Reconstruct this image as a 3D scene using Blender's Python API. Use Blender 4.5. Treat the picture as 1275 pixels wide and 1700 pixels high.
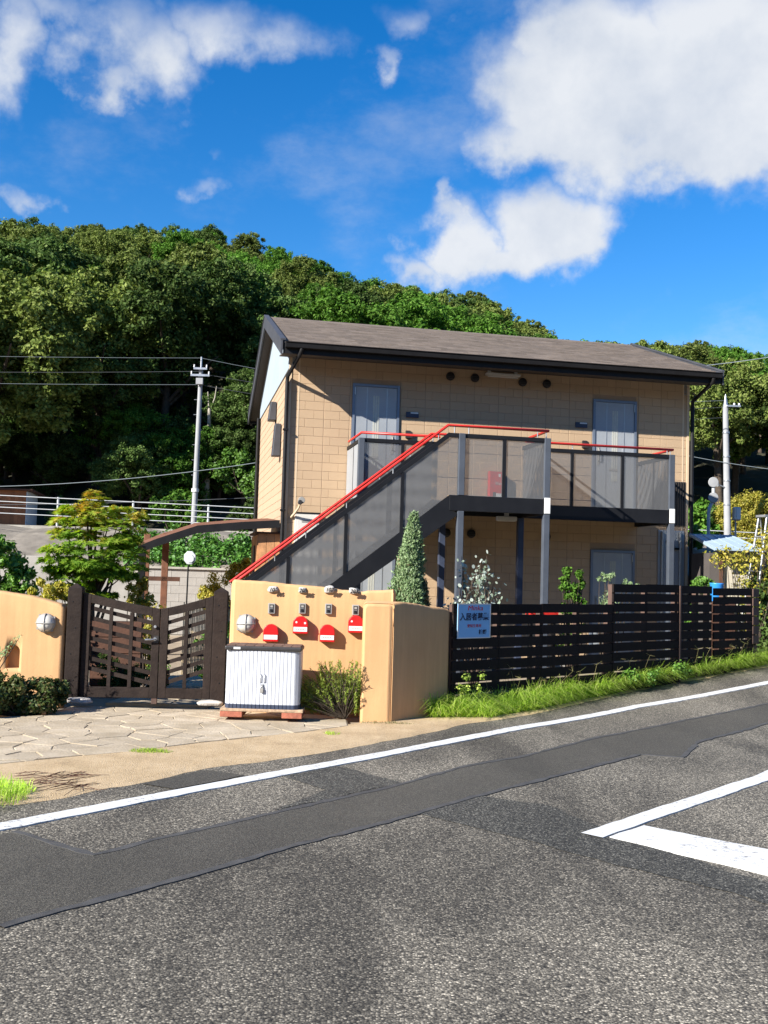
import bpy, math, random
import numpy as np
from mathutils import Vector, Matrix
random.seed(7); rng = np.random.default_rng(11)
R = math.radians
S = bpy.context.scene
COL = S.collection
for o in list(bpy.data.objects): bpy.data.objects.remove(o)

# ---------------------------------------------------------------- camera
FPX, PITCH, ROLL, TH = 1700., .0585, .029, .198      # focal length in photo pixels, pitch up, roll, facade yaw
CAM = np.array([0, 0, 1.6])
HO = np.array([-1.548, 17.737, 0.])                  # house origin
HD = np.array([math.cos(TH), math.sin(TH), 0]); HN = np.array([-math.sin(TH), math.cos(TH), 0])
cp, sp, cr, sr = math.cos(PITCH), math.sin(PITCH), math.cos(ROLL), math.sin(ROLL)
cd = bpy.data.cameras.new('camera'); cam = bpy.data.objects.new('camera', cd); COL.objects.link(cam)
cam.matrix_world = Matrix(((cr, -sr, 0, 0), (-sr*sp, -cr*sp, -cp, 0), (sr*cp, cr*cp, -sp, 1.6), (0, 0, 0, 1)))
cd.sensor_fit = 'HORIZONTAL'; cd.sensor_width = 36; cd.lens = 36*FPX/1275; cd.clip_end = 2000; cd.clip_start = .05
S.camera = cam
def ray(u, v):
    a, b = u-637.5, v-850
    a, b = a*cr+b*sr, -a*sr+b*cr
    return np.array([a/FPX, cp+b/FPX*sp, sp-b/FPX*cp])
def gnd(u, v, z=0.):
    r = ray(u, v); return CAM+r*((z-1.6)/r[2])
def atY(u, v, Y):
    r = ray(u, v); return CAM+r*(Y/r[1])
def B(s, t, z): return HO+HD*s+HN*t+np.array([0, 0, z])

# ---------------------------------------------------------------- light
LDIR = HD*1.5+HN*.84+np.array([0, 0, -.98]); LDIR /= np.linalg.norm(LDIR)
EL = math.asin(-LDIR[2]); AZ = math.atan2(-LDIR[0], -LDIR[1])       # compass angle of the sun from +Y, clockwise
sl = bpy.data.lights.new('sun', 'SUN'); sl.energy = 5.0; sl.angle = R(.5); sl.color = (1, .95, .87)
so = bpy.data.objects.new('sun', sl); COL.objects.link(so)
so.rotation_euler = Vector(LDIR).to_track_quat('-Z', 'Y').to_euler(); so.location = (-20, -15, 25)
S.view_settings.view_transform = 'Standard'; S.view_settings.look = 'None'
S.view_settings.exposure = 1.3; S.view_settings.gamma = 1; S.view_settings.use_curve_mapping = False
S.cycles.use_denoising = True

W = bpy.data.worlds.new('World'); S.world = W; W.use_nodes = True
nt = W.node_tree; nt.nodes.clear()
def N(t, tree=None, **k):
    n = (tree or nt).nodes.new(t)
    for a, b in k.items(): setattr(n, a, b)
    return n
def math_(op, a, b=None, c=None, clamp=False):
    n = N('ShaderNodeMath', operation=op, use_clamp=clamp)
    for i, x in enumerate((a, b, c)):
        if x is None: continue
        if isinstance(x, (int, float)): n.inputs[i].default_value = x
        else: nt.links.new(x, n.inputs[i])
    return n.outputs[0]
sky = N('ShaderNodeTexSky', sky_type='NISHITA', sun_disc=False, sun_elevation=EL, sun_rotation=AZ, altitude=50, air_density=1.0, dust_density=0.0, ozone_density=3.0)
hs = N('ShaderNodeHueSaturation'); hs.inputs['Saturation'].default_value = 1.40; hs.inputs['Value'].default_value = 1.28; hs.inputs['Hue'].default_value = .507
nt.links.new(sky.outputs[0], hs.inputs['Color'])
tc = N('ShaderNodeTexCoord'); sx = N('ShaderNodeSeparateXYZ'); nt.links.new(tc.outputs['Generated'], sx.inputs[0])
az = math_('ARCTAN2', sx.outputs[0], sx.outputs[1]); el = math_('ARCSINE', sx.outputs[2])
def noise(scale, detail, rough, off=(0, 0, 0), stretch=(1, 1, 1)):
    mp = N('ShaderNodeMapping'); mp.inputs['Location'].default_value = off; mp.inputs['Scale'].default_value = stretch
    nt.links.new(tc.outputs['Generated'], mp.inputs[0])
    n = N('ShaderNodeTexNoise'); n.inputs['Scale'].default_value = scale; n.inputs['Detail'].default_value = detail; n.inputs['Roughness'].default_value = rough
    nt.links.new(mp.outputs[0], n.inputs[0]); return n.outputs[0]
f1 = noise(9, 9, .56); f2 = noise(30, 5, .5, (3, 1, 2)); f3 = noise(13, 7, .55, (7, 2, 9))
azw = math_('ADD', az, math_('MULTIPLY', math_('SUBTRACT', f3, .5), .2)); elw = math_('ADD', el, math_('MULTIPLY', math_('SUBTRACT', f1, .5), .13))
# cumulus in view, by photo direction (u, v, half width px, half height px, weight); the rest of the sky carries the same kind of cloud
CL = [(1030, 175, 230, 120, 1.25), (1200, 130, 170, 150, 1.3), (1180, 240, 190, 75, 1.1), (900, 240, 150, 55, .95), (1010, 60, 160, 70, 1.0), (1260, 30, 160, 80, .9),
      (740, 395, 75, 60, 1.05), (900, 375, 100, 60, 1.1), (830, 420, 120, 38, .9), (690, 450, 60, 35, .75), (735, 335, 38, 34, .7),
      (230, 90, 120, 80, .74), (205, 165, 65, 55, .78), (360, 45, 140, 50, .6), (20, 60, 90, 110, .66), (110, 20, 120, 40, .55),
      (600, 90, 45, 32, .52), (310, 310, 60, 26, .5), (355, 260, 45, 22, .38), (25, 345, 50, 26, .66), (790, 50, 60, 36, .42), (135, 290, 36, 28, .4), (680, 25, 90, 35, .42), (1240, 345, 60, 26, .4)]
blobs = []
for u, v, hw, hh, w in CL:
    r = ray(u, v); r = r/np.linalg.norm(r)
    blobs.append((math.atan2(r[0], r[1]), math.asin(r[2]), hw/FPX, hh/FPX, w))
brnd = random.Random(3)
for k in range(9):
    a = .62+k*(2*math.pi-1.24)/9+brnd.uniform(-.1, .1)
    blobs.append((a if a < math.pi else a-2*math.pi, brnd.uniform(.12, .6), brnd.uniform(.08, .17), brnd.uniform(.03, .06), brnd.uniform(.6, 1.0)))
acc = None
for a0, e0, ra, re, w in blobs:
    dx = math_('MULTIPLY', math_('SUBTRACT', azw, a0), 1/ra); dy = math_('MULTIPLY', math_('SUBTRACT', elw, e0), 1/re)
    q = math_('ADD', math_('MULTIPLY', dx, dx), math_('MULTIPLY', dy, dy))
    g = math_('MULTIPLY', math_('POWER', 2.718, math_('MULTIPLY', q, -.85)), w)
    acc = g if acc is None else math_('MAXIMUM', acc, g)
dens = math_('ADD', acc, math_('ADD', math_('MULTIPLY', math_('SUBTRACT', f1, .5), 1.15), math_('MULTIPLY', math_('SUBTRACT', f2, .5), .3)))
mr = N('ShaderNodeMapRange', interpolation_type='SMOOTHSTEP'); nt.links.new(dens, mr.inputs[0])
mr.inputs[1].default_value = .24; mr.inputs[2].default_value = .86; mr.inputs[4].default_value = .96
cc = N('ShaderNodeValToRGB'); cc.color_ramp.elements[0].position = .34; cc.color_ramp.elements[0].color = (4.0, 4.45, 5.2, 1)
cc.color_ramp.elements[1].position = .62; cc.color_ramp.elements[1].color = (5.7, 5.9, 6.2, 1)
nt.links.new(f1, cc.inputs[0])
wn = noise(3.2, 8, .62, (1, 5, 3), (1, 1, 1.8)); mw = N('ShaderNodeMapRange', interpolation_type='SMOOTHSTEP'); nt.links.new(wn, mw.inputs[0])
mw.inputs[1].default_value = .5; mw.inputs[2].default_value = .78; mw.inputs[4].default_value = .42
cov = math_('MAXIMUM', mr.outputs[0], mw.outputs[0])
mx = N('ShaderNodeMix', data_type='RGBA'); nt.links.new(cov, mx.inputs[0]); nt.links.new(hs.outputs[0], mx.inputs[6]); nt.links.new(cc.outputs[0], mx.inputs[7])
bg = N('ShaderNodeBackground'); bg.inputs[1].default_value = .06; nt.links.new(mx.outputs[2], bg.inputs[0])
wo = N('ShaderNodeOutputWorld'); nt.links.new(bg.outputs[0], wo.inputs[0])

# ---------------------------------------------------------------- materials
MATS = {}
def newmat(name):
    m = bpy.data.materials.new(name); m.use_nodes = True; MATS[name] = m
    t = m.node_tree; b = t.nodes['Principled BSDF']; return m, t, b
def L(t, a, b): t.links.new(a, b)
def pm(name, col, var=.12, scale=6., rough=.75, bump=.15, bscale=60., metal=0., spec=.35, col2=None, island=0., dist=.01, rvar=.1, detail=6):
    m, t, b = newmat(name)
    co = N('ShaderNodeTexCoord', t)
    n1 = N('ShaderNodeTexNoise', t); n1.inputs['Scale'].default_value = scale; n1.inputs['Detail'].default_value = detail; n1.inputs['Roughness'].default_value = .6
    L(t, co.outputs['Object'], n1.inputs[0])
    rp = N('ShaderNodeValToRGB', t); rp.color_ramp.elements[0].position = .3; rp.color_ramp.elements[1].position = .7
    c2 = col2 or tuple(min(1, c*(1+var)) for c in col); c1 = tuple(c*(1-var) for c in col) if not col2 else col
    rp.color_ramp.elements[0].color = (*c1, 1); rp.color_ramp.elements[1].color = (*c2, 1)
    L(t, n1.outputs[0], rp.inputs[0]); out = rp.outputs[0]
    if island:
        ge = N('ShaderNodeNewGeometry', t); oi = N('ShaderNodeObjectInfo', t); ad = N('ShaderNodeMath', t, operation='ADD'); fr = N('ShaderNodeMath', t, operation='FRACT')
        L(t, ge.outputs['Random Per Island'], ad.inputs[0]); L(t, oi.outputs['Random'], ad.inputs[1]); L(t, ad.outputs[0], fr.inputs[0])
        ma = N('ShaderNodeMapRange', t); ma.inputs[3].default_value = 1-island; ma.inputs[4].default_value = 1+island; L(t, fr.outputs[0], ma.inputs[0])
        h = N('ShaderNodeHueSaturation', t); L(t, ma.outputs[0], h.inputs['Value']); L(t, out, h.inputs['Color']); out = h.outputs[0]
    L(t, out, b.inputs['Base Color'])
    b.inputs['Roughness'].default_value = rough; b.inputs['Metallic'].default_value = metal; b.inputs['Specular IOR Level'].default_value = spec
    if rvar:
        mr = N('ShaderNodeMapRange', t); mr.inputs[3].default_value = max(.05, rough-rvar); mr.inputs[4].default_value = min(1, rough+rvar)
        L(t, n1.outputs[0], mr.inputs[0]); L(t, mr.outputs[0], b.inputs['Roughness'])
    if bump:
        n2 = N('ShaderNodeTexNoise', t); n2.inputs['Scale'].default_value = bscale; n2.inputs['Detail'].default_value = 4; L(t, co.outputs['Object'], n2.inputs[0])
        bp = N('ShaderNodeBump', t); bp.inputs['Strength'].default_value = bump; bp.inputs['Distance'].default_value = dist
        L(t, n2.outputs[0], bp.inputs['Height']); L(t, bp.outputs[0], b.inputs['Normal'])
    return m
def leafmat(name, cols, trans=.28, rough=.5, objvar=.3, pos=None, spec=.35):
    m, t, b = newmat(name)
    ge = N('ShaderNodeNewGeometry', t); oi = N('ShaderNodeObjectInfo', t)
    rp = N('ShaderNodeValToRGB', t); e = rp.color_ramp.elements
    while len(e) < len(cols): e.new(.5)
    for i, c in enumerate(cols): e[i].position = i/(len(cols)-1); e[i].color = (*c, 1)
    fac = ge.outputs['Random Per Island']
    if pos:      # (height where the leaves start to turn, height where they are fully turned)
        co = N('ShaderNodeTexCoord', t); s_ = N('ShaderNodeSeparateXYZ', t); L(t, co.outputs['Object'], s_.inputs[0])
        nz = N('ShaderNodeTexNoise', t); nz.inputs['Scale'].default_value = 3.5; L(t, co.outputs['Object'], nz.inputs[0])
        mr = N('ShaderNodeMapRange', t); mr.inputs[1].default_value = pos[0]; mr.inputs[2].default_value = pos[1]; L(t, s_.outputs[2], mr.inputs[0])
        a1 = N('ShaderNodeMath', t, operation='MULTIPLY_ADD'); a1.inputs[1].default_value = 1.6; L(t, nz.outputs[0], a1.inputs[0]); 
        a2 = N('ShaderNodeMath', t, operation='MULTIPLY_ADD'); a2.inputs[1].default_value = .55; a2.inputs[2].default_value = -1.02; L(t, fac, a2.inputs[0]); L(t, a2.outputs[0], a1.inputs[2])
        a3 = N('ShaderNodeMath', t, operation='MULTIPLY_ADD', use_clamp=True); a3.inputs[1].default_value = .8; L(t, mr.outputs[0], a3.inputs[0]); L(t, a1.outputs[0], a3.inputs[2]); fac = a3.outputs[0]
    L(t, fac, rp.inputs[0])
    h = N('ShaderNodeHueSaturation', t); ma = N('ShaderNodeMapRange', t); ma.inputs[3].default_value = 1-objvar; ma.inputs[4].default_value = 1+objvar
    L(t, oi.outputs['Random'], ma.inputs[0]); L(t, ma.outputs[0], h.inputs['Value']); L(t, rp.outputs[0], h.inputs['Color'])
    L(t, h.outputs[0], b.inputs['Base Color']); b.inputs['Roughness'].default_value = rough; b.inputs['Specular IOR Level'].default_value = spec
    tr = N('ShaderNodeBsdfTranslucent', t); h2 = N('ShaderNodeHueSaturation', t); h2.inputs['Value'].default_value = 1.25; h2.inputs['Saturation'].default_value = 1.1
    L(t, h.outputs[0], h2.inputs['Color']); L(t, h2.outputs[0], tr.inputs[0])
    ms = N('ShaderNodeMixShader', t); ms.inputs[0].default_value = trans; L(t, b.outputs[0], ms.inputs[1]); L(t, tr.outputs[0], ms.inputs[2])
    L(t, ms.outputs[0], t.nodes['Material Output'].inputs[0]); return m

def asphalt(name, lo, mid, hi, vs=95., stain=.45, warm=1., bump=.6):
    m, t, b = newmat(name)
    co = N('ShaderNodeTexCoord', t)
    v = N('ShaderNodeTexVoronoi', t); v.inputs['Scale'].default_value = vs; v.inputs['Randomness'].default_value = 1; L(t, co.outputs['Object'], v.inputs[0])
    sp_ = N('ShaderNodeSeparateColor', t); L(t, v.outputs['Color'], sp_.inputs[0])
    rp = N('ShaderNodeValToRGB', t); e = rp.color_ramp.elements; e.new(.5); e.new(.85)
    for i, (p, c) in enumerate(((0., lo), (.45, mid), (.8, mid*1.45), (1., hi))): e[i].position = p; e[i].color = (c*1.08*warm, c*1.02, c*.84/warm, 1)
    L(t, sp_.outputs[0], rp.inputs[0])
    # dark binder between the stones
    dr = N('ShaderNodeMapRange', t); dr.inputs[1].default_value = .25; dr.inputs[2].default_value = .75; dr.inputs[3].default_value = 1; dr.inputs[4].default_value = .35; L(t, v.outputs['Distance'], dr.inputs[0])
    m1 = N('ShaderNodeMix', t, data_type='RGBA', blend_type='MULTIPLY'); m1.inputs[0].default_value = 1; L(t, rp.outputs[0], m1.inputs[6]); L(t, dr.outputs[0], m1.inputs[7])
    n = N('ShaderNodeTexNoise', t); n.inputs['Scale'].default_value = .55; n.inputs['Detail'].default_value = 6; n.inputs['Roughness'].default_value = .55; n.inputs['Distortion'].default_value = .6
    mp = N('ShaderNodeMapping', t); mp.inputs['Rotation'].default_value = (0, 0, R(-48)); mp.inputs['Scale'].default_value = (1.6, .6, 1); L(t, co.outputs['Object'], mp.inputs[0]); L(t, mp.outputs[0], n.inputs[0])
    sr_ = N('ShaderNodeMapRange', t); sr_.inputs[1].default_value = .38; sr_.inputs[2].default_value = .62; sr_.inputs[3].default_value = 1-stain; sr_.inputs[4].default_value = 1.12; L(t, n.outputs[0], sr_.inputs[0])
    m2 = N('ShaderNodeMix', t, data_type='RGBA', blend_type='MULTIPLY'); m2.inputs[0].default_value = 1; L(t, m1.outputs[2], m2.inputs[6]); L(t, sr_.outputs[0], m2.inputs[7])
    L(t, m2.outputs[2], b.inputs['Base Color']); b.inputs['Roughness'].default_value = .8; b.inputs['Specular IOR Level'].default_value = .35
    bp = N('ShaderNodeBump', t); bp.inputs['Strength'].default_value = bump; bp.inputs['Distance'].default_value = .004; bp.invert = True
    L(t, v.outputs['Distance'], bp.inputs['Height']); L(t, bp.outputs[0], b.inputs['Normal']); return m

asphalt('asphalt', .045, .155, .55, 105, .52, 1.06)
asphalt('asphalt_patch', .05, .075, .16, 170, .18, 1.04, .35)
asphalt('asphalt_dark', .022, .07, .28, 105, .25, 1.0)
pm('seal', (.062, .06, .057), .3, 9, .7, .3, 200)
def paintmat():
    m, t, b = newmat('road_paint'); co = N('ShaderNodeTexCoord', t)
    n = N('ShaderNodeTexNoise', t); n.inputs['Scale'].default_value = 22; n.inputs['Detail'].default_value = 8; n.inputs['Roughness'].default_value = .75; L(t, co.outputs['Object'], n.inputs[0])
    n3 = N('ShaderNodeTexNoise', t); n3.inputs['Scale'].default_value = 1.3; L(t, co.outputs['Object'], n3.inputs[0])
    ad = N('ShaderNodeMath', t, operation='MULTIPLY_ADD'); ad.inputs[1].default_value = .35; L(t, n3.outputs[0], ad.inputs[0]); L(t, n.outputs[0], ad.inputs[2])
    rp = N('ShaderNodeValToRGB', t); rp.color_ramp.elements[0].position = .53; rp.color_ramp.elements[0].color = (.2, .19, .18, 1); rp.color_ramp.elements[1].position = .62; rp.color_ramp.elements[1].color = (.58, .58, .56, 1)
    L(t, ad.outputs[0], rp.inputs[0]); L(t, rp.outputs[0], b.inputs['Base Color']); b.inputs['Roughness'].default_value = .7
    bp = N('ShaderNodeBump', t); bp.inputs['Strength'].default_value = .3; bp.inputs['Distance'].default_value = .004; L(t, n.outputs[0], bp.inputs['Height']); L(t, bp.outputs[0], b.inputs['Normal'])
paintmat()
def sandmat():
    m, t, b = newmat('sand'); co = N('ShaderNodeTexCoord', t)
    v = N('ShaderNodeTexVoronoi', t); v.inputs['Scale'].default_value = 110; L(t, co.outputs['Object'], v.inputs[0]); s_ = N('ShaderNodeSeparateColor', t); L(t, v.outputs['Color'], s_.inputs[0])
    n = N('ShaderNodeTexNoise', t); n.inputs['Scale'].default_value = 3; n.inputs['Detail'].default_value = 8; L(t, co.outputs['Object'], n.inputs[0])
    rp = N('ShaderNodeValToRGB', t); e = rp.color_ramp.elements; e.new(.5)
    for i, (p, c) in enumerate(((0, (.2, .14, .075)), (.4, (.4, .285, .155)), (1, (.54, .42, .27)))): e[i].position = p; e[i].color = (*c, 1)
    a = N('ShaderNodeMath', t, operation='MULTIPLY_ADD'); a.inputs[1].default_value = .5; L(t, s_.outputs[0], a.inputs[0])
    a2 = N('ShaderNodeMath', t, operation='MULTIPLY_ADD'); a2.inputs[1].default_value = .9; a2.inputs[2].default_value = -.2; L(t, n.outputs[0], a2.inputs[0]); L(t, a2.outputs[0], a.inputs[2])
    L(t, a.outputs[0], rp.inputs[0]); L(t, rp.outputs[0], b.inputs['Base Color']); b.inputs['Roughness'].default_value = .95
    bp = N('ShaderNodeBump', t); bp.inputs['Strength'].default_value = .8; bp.inputs['Distance'].default_value = .006; L(t, v.outputs['Distance'], bp.inputs['Height']); L(t, bp.outputs[0], b.inputs['Normal'])
sandmat()
pm('earth', (.16, .12, .075), .3, 2, .95, .5, 40)
pm('turf', (.12, .16, .035), .35, 6, .95, .5, 60, col2=(.22, .2, .08))
pm('yard', (.26, .21, .15), .3, 3, .95, .5, 60)
pm('hill_soil', (.035, .034, .018), .4, .5, .95, .5, 4)
pm('mortar', (.36, .285, .185), .25, 5, .95, .5, 70)
pm('flagstone', (.3, .24, .16), .2, 3.5, .92, .5, 45, col2=(.43, .36, .265), island=.1, dist=.012, detail=9)
def stuccomat():
    m = pm('stucco', (.51, .295, .136), .07, 1.8, .93, .28, 60, dist=.005, col2=(.57, .34, .165)); t = m.node_tree; b = t.nodes['Principled BSDF']
    co = N('ShaderNodeTexCoord', t); mp = N('ShaderNodeMapping', t); mp.inputs['Scale'].default_value = (7, 7, .55); L(t, co.outputs['Object'], mp.inputs[0])
    n = N('ShaderNodeTexNoise', t); n.inputs['Scale'].default_value = 1.6; n.inputs['Detail'].default_value = 7; n.inputs['Roughness'].default_value = .65; L(t, mp.outputs[0], n.inputs[0])
    mr = N('ShaderNodeMapRange', t); mr.inputs[1].default_value = .42; mr.inputs[2].default_value = .68; mr.inputs[3].default_value = .72; mr.inputs[4].default_value = 1.03; L(t, n.outputs[0], mr.inputs[0])
    src = b.inputs['Base Color'].links[0].from_socket; mx = N('ShaderNodeMix', t, data_type='RGBA', blend_type='MULTIPLY'); mx.inputs[0].default_value = .4; L(t, src, mx.inputs[6]); L(t, mr.outputs[0], mx.inputs[7]); L(t, mx.outputs[2], b.inputs['Base Color'])
stuccomat()
pm('gate_wood', (.016, .0108, .009), .25, 9, .7, .35, 40, island=.15, col2=(.03, .021, .017), spec=.15)
pm('fence_wood', (.012, .0085, .0075), .3, 8, .75, .3, 50, island=.25, col2=(.02, .014, .012), spec=.12)
pm('post_wood', (.085, .05, .038), .25, 8, .7, .3, 50)
pm('pergola_wood', (.15, .065, .036), .25, 8, .75, .3, 40)
pm('hut_wood', (.40, .2, .09), .25, 7, .75, .3, 40, island=.2)
pm('black_steel', (.0085, .009, .011), .15, 4, .55, .05, 60, spec=.2)
pm('post_steel', (.06, .07, .088), .12, 5, .6, .05, 60, spec=.25)
pm('red_paint', (.5, .026, .018), .1, 6, .35, .05, 60, spec=.5)
pm('mail_red', (.5, .009, .01), .06, 5, .3, .03, 60, spec=.5)
pm('white_plastic', (.6, .6, .58), .06, 5, .45, .05, 60)
pm('cabinet_white', (.46, .475, .51), .05, 2.5, .5, .05, 60)
pm('navy', (.035, .045, .075), .2, 5, .5, .05, 60)
pm('dark_plastic', (.028, .026, .026), .2, 6, .5, .1, 90)
pm('brown_tile', (.11, .07, .055), .3, 10, .6, .2, 80, island=.15)
pm('brick_red', (.3, .1, .06), .3, 14, .85, .4, 90)
pm('slab', (.36, .25, .16), .35, 22, .9, .4, 80)
pm('siding', (.415, .292, .182), .05, 2.2, .88, .6, 130, island=.03, dist=.006)
pm('siding_side', (.39, .275, .18), .05, 3, .8, .3, 90, island=.03)
pm('joint', (.3, .215, .145), .1, 5, .9, .1, 60)
pm('gable_white', (.29, .34, .38), .05, 2, .7, .08, 30)
pm('roof', (.135, .108, .088), .15, 5, .88, .5, 70, island=.2)
pm('dark_trim', (.011, .0105, .011), .2, 5, .55, .1, 50, spec=.2)
pm('trim_side', (.05, .052, .06), .2, 4, .55, .1, 50)
pm('soffit', (.07, .058, .05), .1, 5, .8, .1, 50)
pm('corner_trim', (.55, .42, .28), .06, 5, .6, .05, 50)
pm('door', (.3, .32, .34), .05, 4, .42, .05, 50, metal=.15)
pm('door_frame', (.17, .2, .25), .08, 4, .42, .05, 50, metal=.4)
pm('door_glass', (.42, .42, .37), .08, 18, .2, .1, 40, spec=.6)
pm('silver', (.4, .41, .42), .1, 9, .35, .05, 60, metal=.7)
pm('meter_grey', (.52, .5, .46), .06, 4, .5, .05, 60)
pm('concrete', (.22, .205, .185), .25, 2.2, .9, .4, 50, col2=(.3, .285, .26))
pm('concrete_dark', (.2, .185, .16), .35, 2.2, .92, .5, 40, col2=(.34, .32, .28))
pm('concrete_pole', (.28, .285, .29), .12, 3, .85, .25, 60)
pm('slope_soil', (.17, .15, .125), .3, 2.5, .95, .6, 25)
pm('rail_white', (.4, .415, .42), .08, 5, .5, .05, 50)
pm('shed_orange', (.36, .13, .05), .2, 5, .8, .2, 30, island=.12)
pm('shed_white', (.55, .57, .58), .1, 4, .7, .1, 30)
pm('rust', (.085, .04, .025), .3, 7, .85, .3, 40)
pm('blue_roof', (.25, .33, .42), .15, 4, .7, .15, 50, col2=(.32, .4, .46), spec=.2)
pm('plaster', (.45, .41, .33), .15, 3, .9, .2, 30)
pm('shed_dark', (.075, .065, .06), .15, 3, .8, .1, 30)
pm('blue_plastic', (.03, .22, .6), .1, 4, .35, .03, 40)
pm('bark', (.06, .045, .032), .35, 8, .95, .7, 30)
pm('maple_bark', (.085, .06, .045), .3, 9, .9, .5, 40)
pm('dead_wood', (.3, .27, .22), .3, 9, .9, .5, 40)
pm('stone', (.33, .31, .28), .25, 14, .85, .5, 45, col2=(.48, .45, .41))
pm('ink', (.012, .012, .014), .1, 5, .6, 0)
pm('sign_blue', (.2, .42, .68), .04, 3, .5, .02, 40)
pm('sign_red', (.5, .035, .04), .1, 5, .6, 0)
pm('sign_navy', (.012, .022, .06), .1, 5, .6, 0)
pm('lamp_glass', (.5, .48, .43), .05, 6, .3, .03, 40, spec=.5)
pm('lamp_grey', (.26, .25, .23), .1, 8, .5, .05, 60)
pm('wire_black', (.05, .055, .06), .1, 5, .6, 0)
pm('wire_pale', (.13, .155, .17), .1, 5, .6, 0)
pm('terracotta', (.34, .15, .08), .15, 6, .85, .2, 50)
pm('reed', (.36, .28, .16), .2, 9, .9, .2, 60, island=.25)
def meshmat():
    m, t, b = newmat('perforated_steel'); co = N('ShaderNodeTexCoord', t); b.inputs['Base Color'].default_value = (.13, .13, .13, 1); b.inputs['Roughness'].default_value = .55
    s_ = N('ShaderNodeSeparateXYZ', t); L(t, co.outputs['Object'], s_.inputs[0])
    ad = N('ShaderNodeMath', t, operation='ADD'); L(t, s_.outputs[0], ad.inputs[0]); L(t, s_.outputs[1], ad.inputs[1])
    def wave(x):
        a = N('ShaderNodeMath', t, operation='MULTIPLY'); a.inputs[1].default_value = 2*math.pi/.017; L(t, x, a.inputs[0])
        c = N('ShaderNodeMath', t, operation='SINE'); L(t, a.outputs[0], c.inputs[0]); return c.outputs[0]
    ml = N('ShaderNodeMath', t, operation='ADD'); L(t, wave(ad.outputs[0]), ml.inputs[0]); L(t, wave(s_.outputs[2]), ml.inputs[1])
    gt = N('ShaderNodeMath', t, operation='GREATER_THAN'); gt.inputs[1].default_value = .05; L(t, ml.outputs[0], gt.inputs[0])
    tr = N('ShaderNodeBsdfTransparent', t); ms = N('ShaderNodeMixShader', t); L(t, gt.outputs[0], ms.inputs[0]); L(t, b.outputs[0], ms.inputs[1]); L(t, tr.outputs[0], ms.inputs[2])
    L(t, ms.outputs[0], t.nodes['Material Output'].inputs[0])
meshmat()
leafmat('leaf_olive', ((0.06, 0.09, 0.019), (0.105, 0.145, 0.03), (0.15, 0.19, 0.043), (0.21, 0.245, 0.075)), trans=.25, rough=.75, spec=.1)
leafmat('leaf_green', ((0.035, 0.095, 0.012), (0.065, 0.155, 0.019), (0.095, 0.2, 0.026), (0.135, 0.24, 0.042)), trans=.25, rough=.75, spec=.1)
leafmat('leaf_dark', ((0.03, 0.06, 0.013), (0.052, 0.092, 0.02), (0.08, 0.13, 0.032), (0.125, 0.17, 0.055)), trans=.25, rough=.75, spec=.1)
leafmat('leaf_fresh', ((.04, .1, .012), (.07, .16, .02), (.1, .2, .03), (.14, .25, .045)))
leafmat('leaf_ivy', ((.03, .09, .012), (.05, .14, .018), (.07, .18, .025), (.11, .23, .04)), trans=.2)
leafmat('leaf_yellow', ((.2, .22, .025), (.33, .31, .04), (.42, .37, .06), (.5, .4, .08)), trans=.35, objvar=.12)
leafmat('leaf_maple', ((.13, .24, .025), (.21, .36, .035), (.32, .42, .05), (.5, .45, .07), (.52, .31, .07)), pos=(.45, 1.7), trans=.48, rough=.7, spec=.15)
leafmat('leaf_hedge', ((.03, .055, .014), (.05, .085, .02), (.085, .11, .03), (.14, .1, .04)))
leafmat('leaf_rosemary', ((.18, .27, .04), (.28, .4, .065), (.4, .5, .1), (.48, .54, .14)), trans=.4, rough=.7, spec=.15)
leafmat('leaf_juniper', ((.14, .23, .09), (.22, .32, .14), (.29, .39, .19), (.36, .45, .27)), trans=.18, rough=.7, spec=.15)
leafmat('leaf_brown', ((.2, .13, .06), (.26, .2, .09), (.16, .17, .06), (.3, .22, .12)), trans=.12)
leafmat('leaf_eucalyptus', ((.16, .22, .14), (.26, .33, .25), (.36, .43, .36), (.5, .56, .5)), trans=.2)
leafmat('grass', ((.3, .46, .06), (.45, .65, .1), (.55, .72, .15), (.66, .7, .26)), trans=.6, rough=.8, spec=.1)
leafmat('dry_grass', ((.16, .14, .05), (.25, .22, .09), (.3, .26, .12), (.14, .17, .04)), trans=.3)

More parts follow.
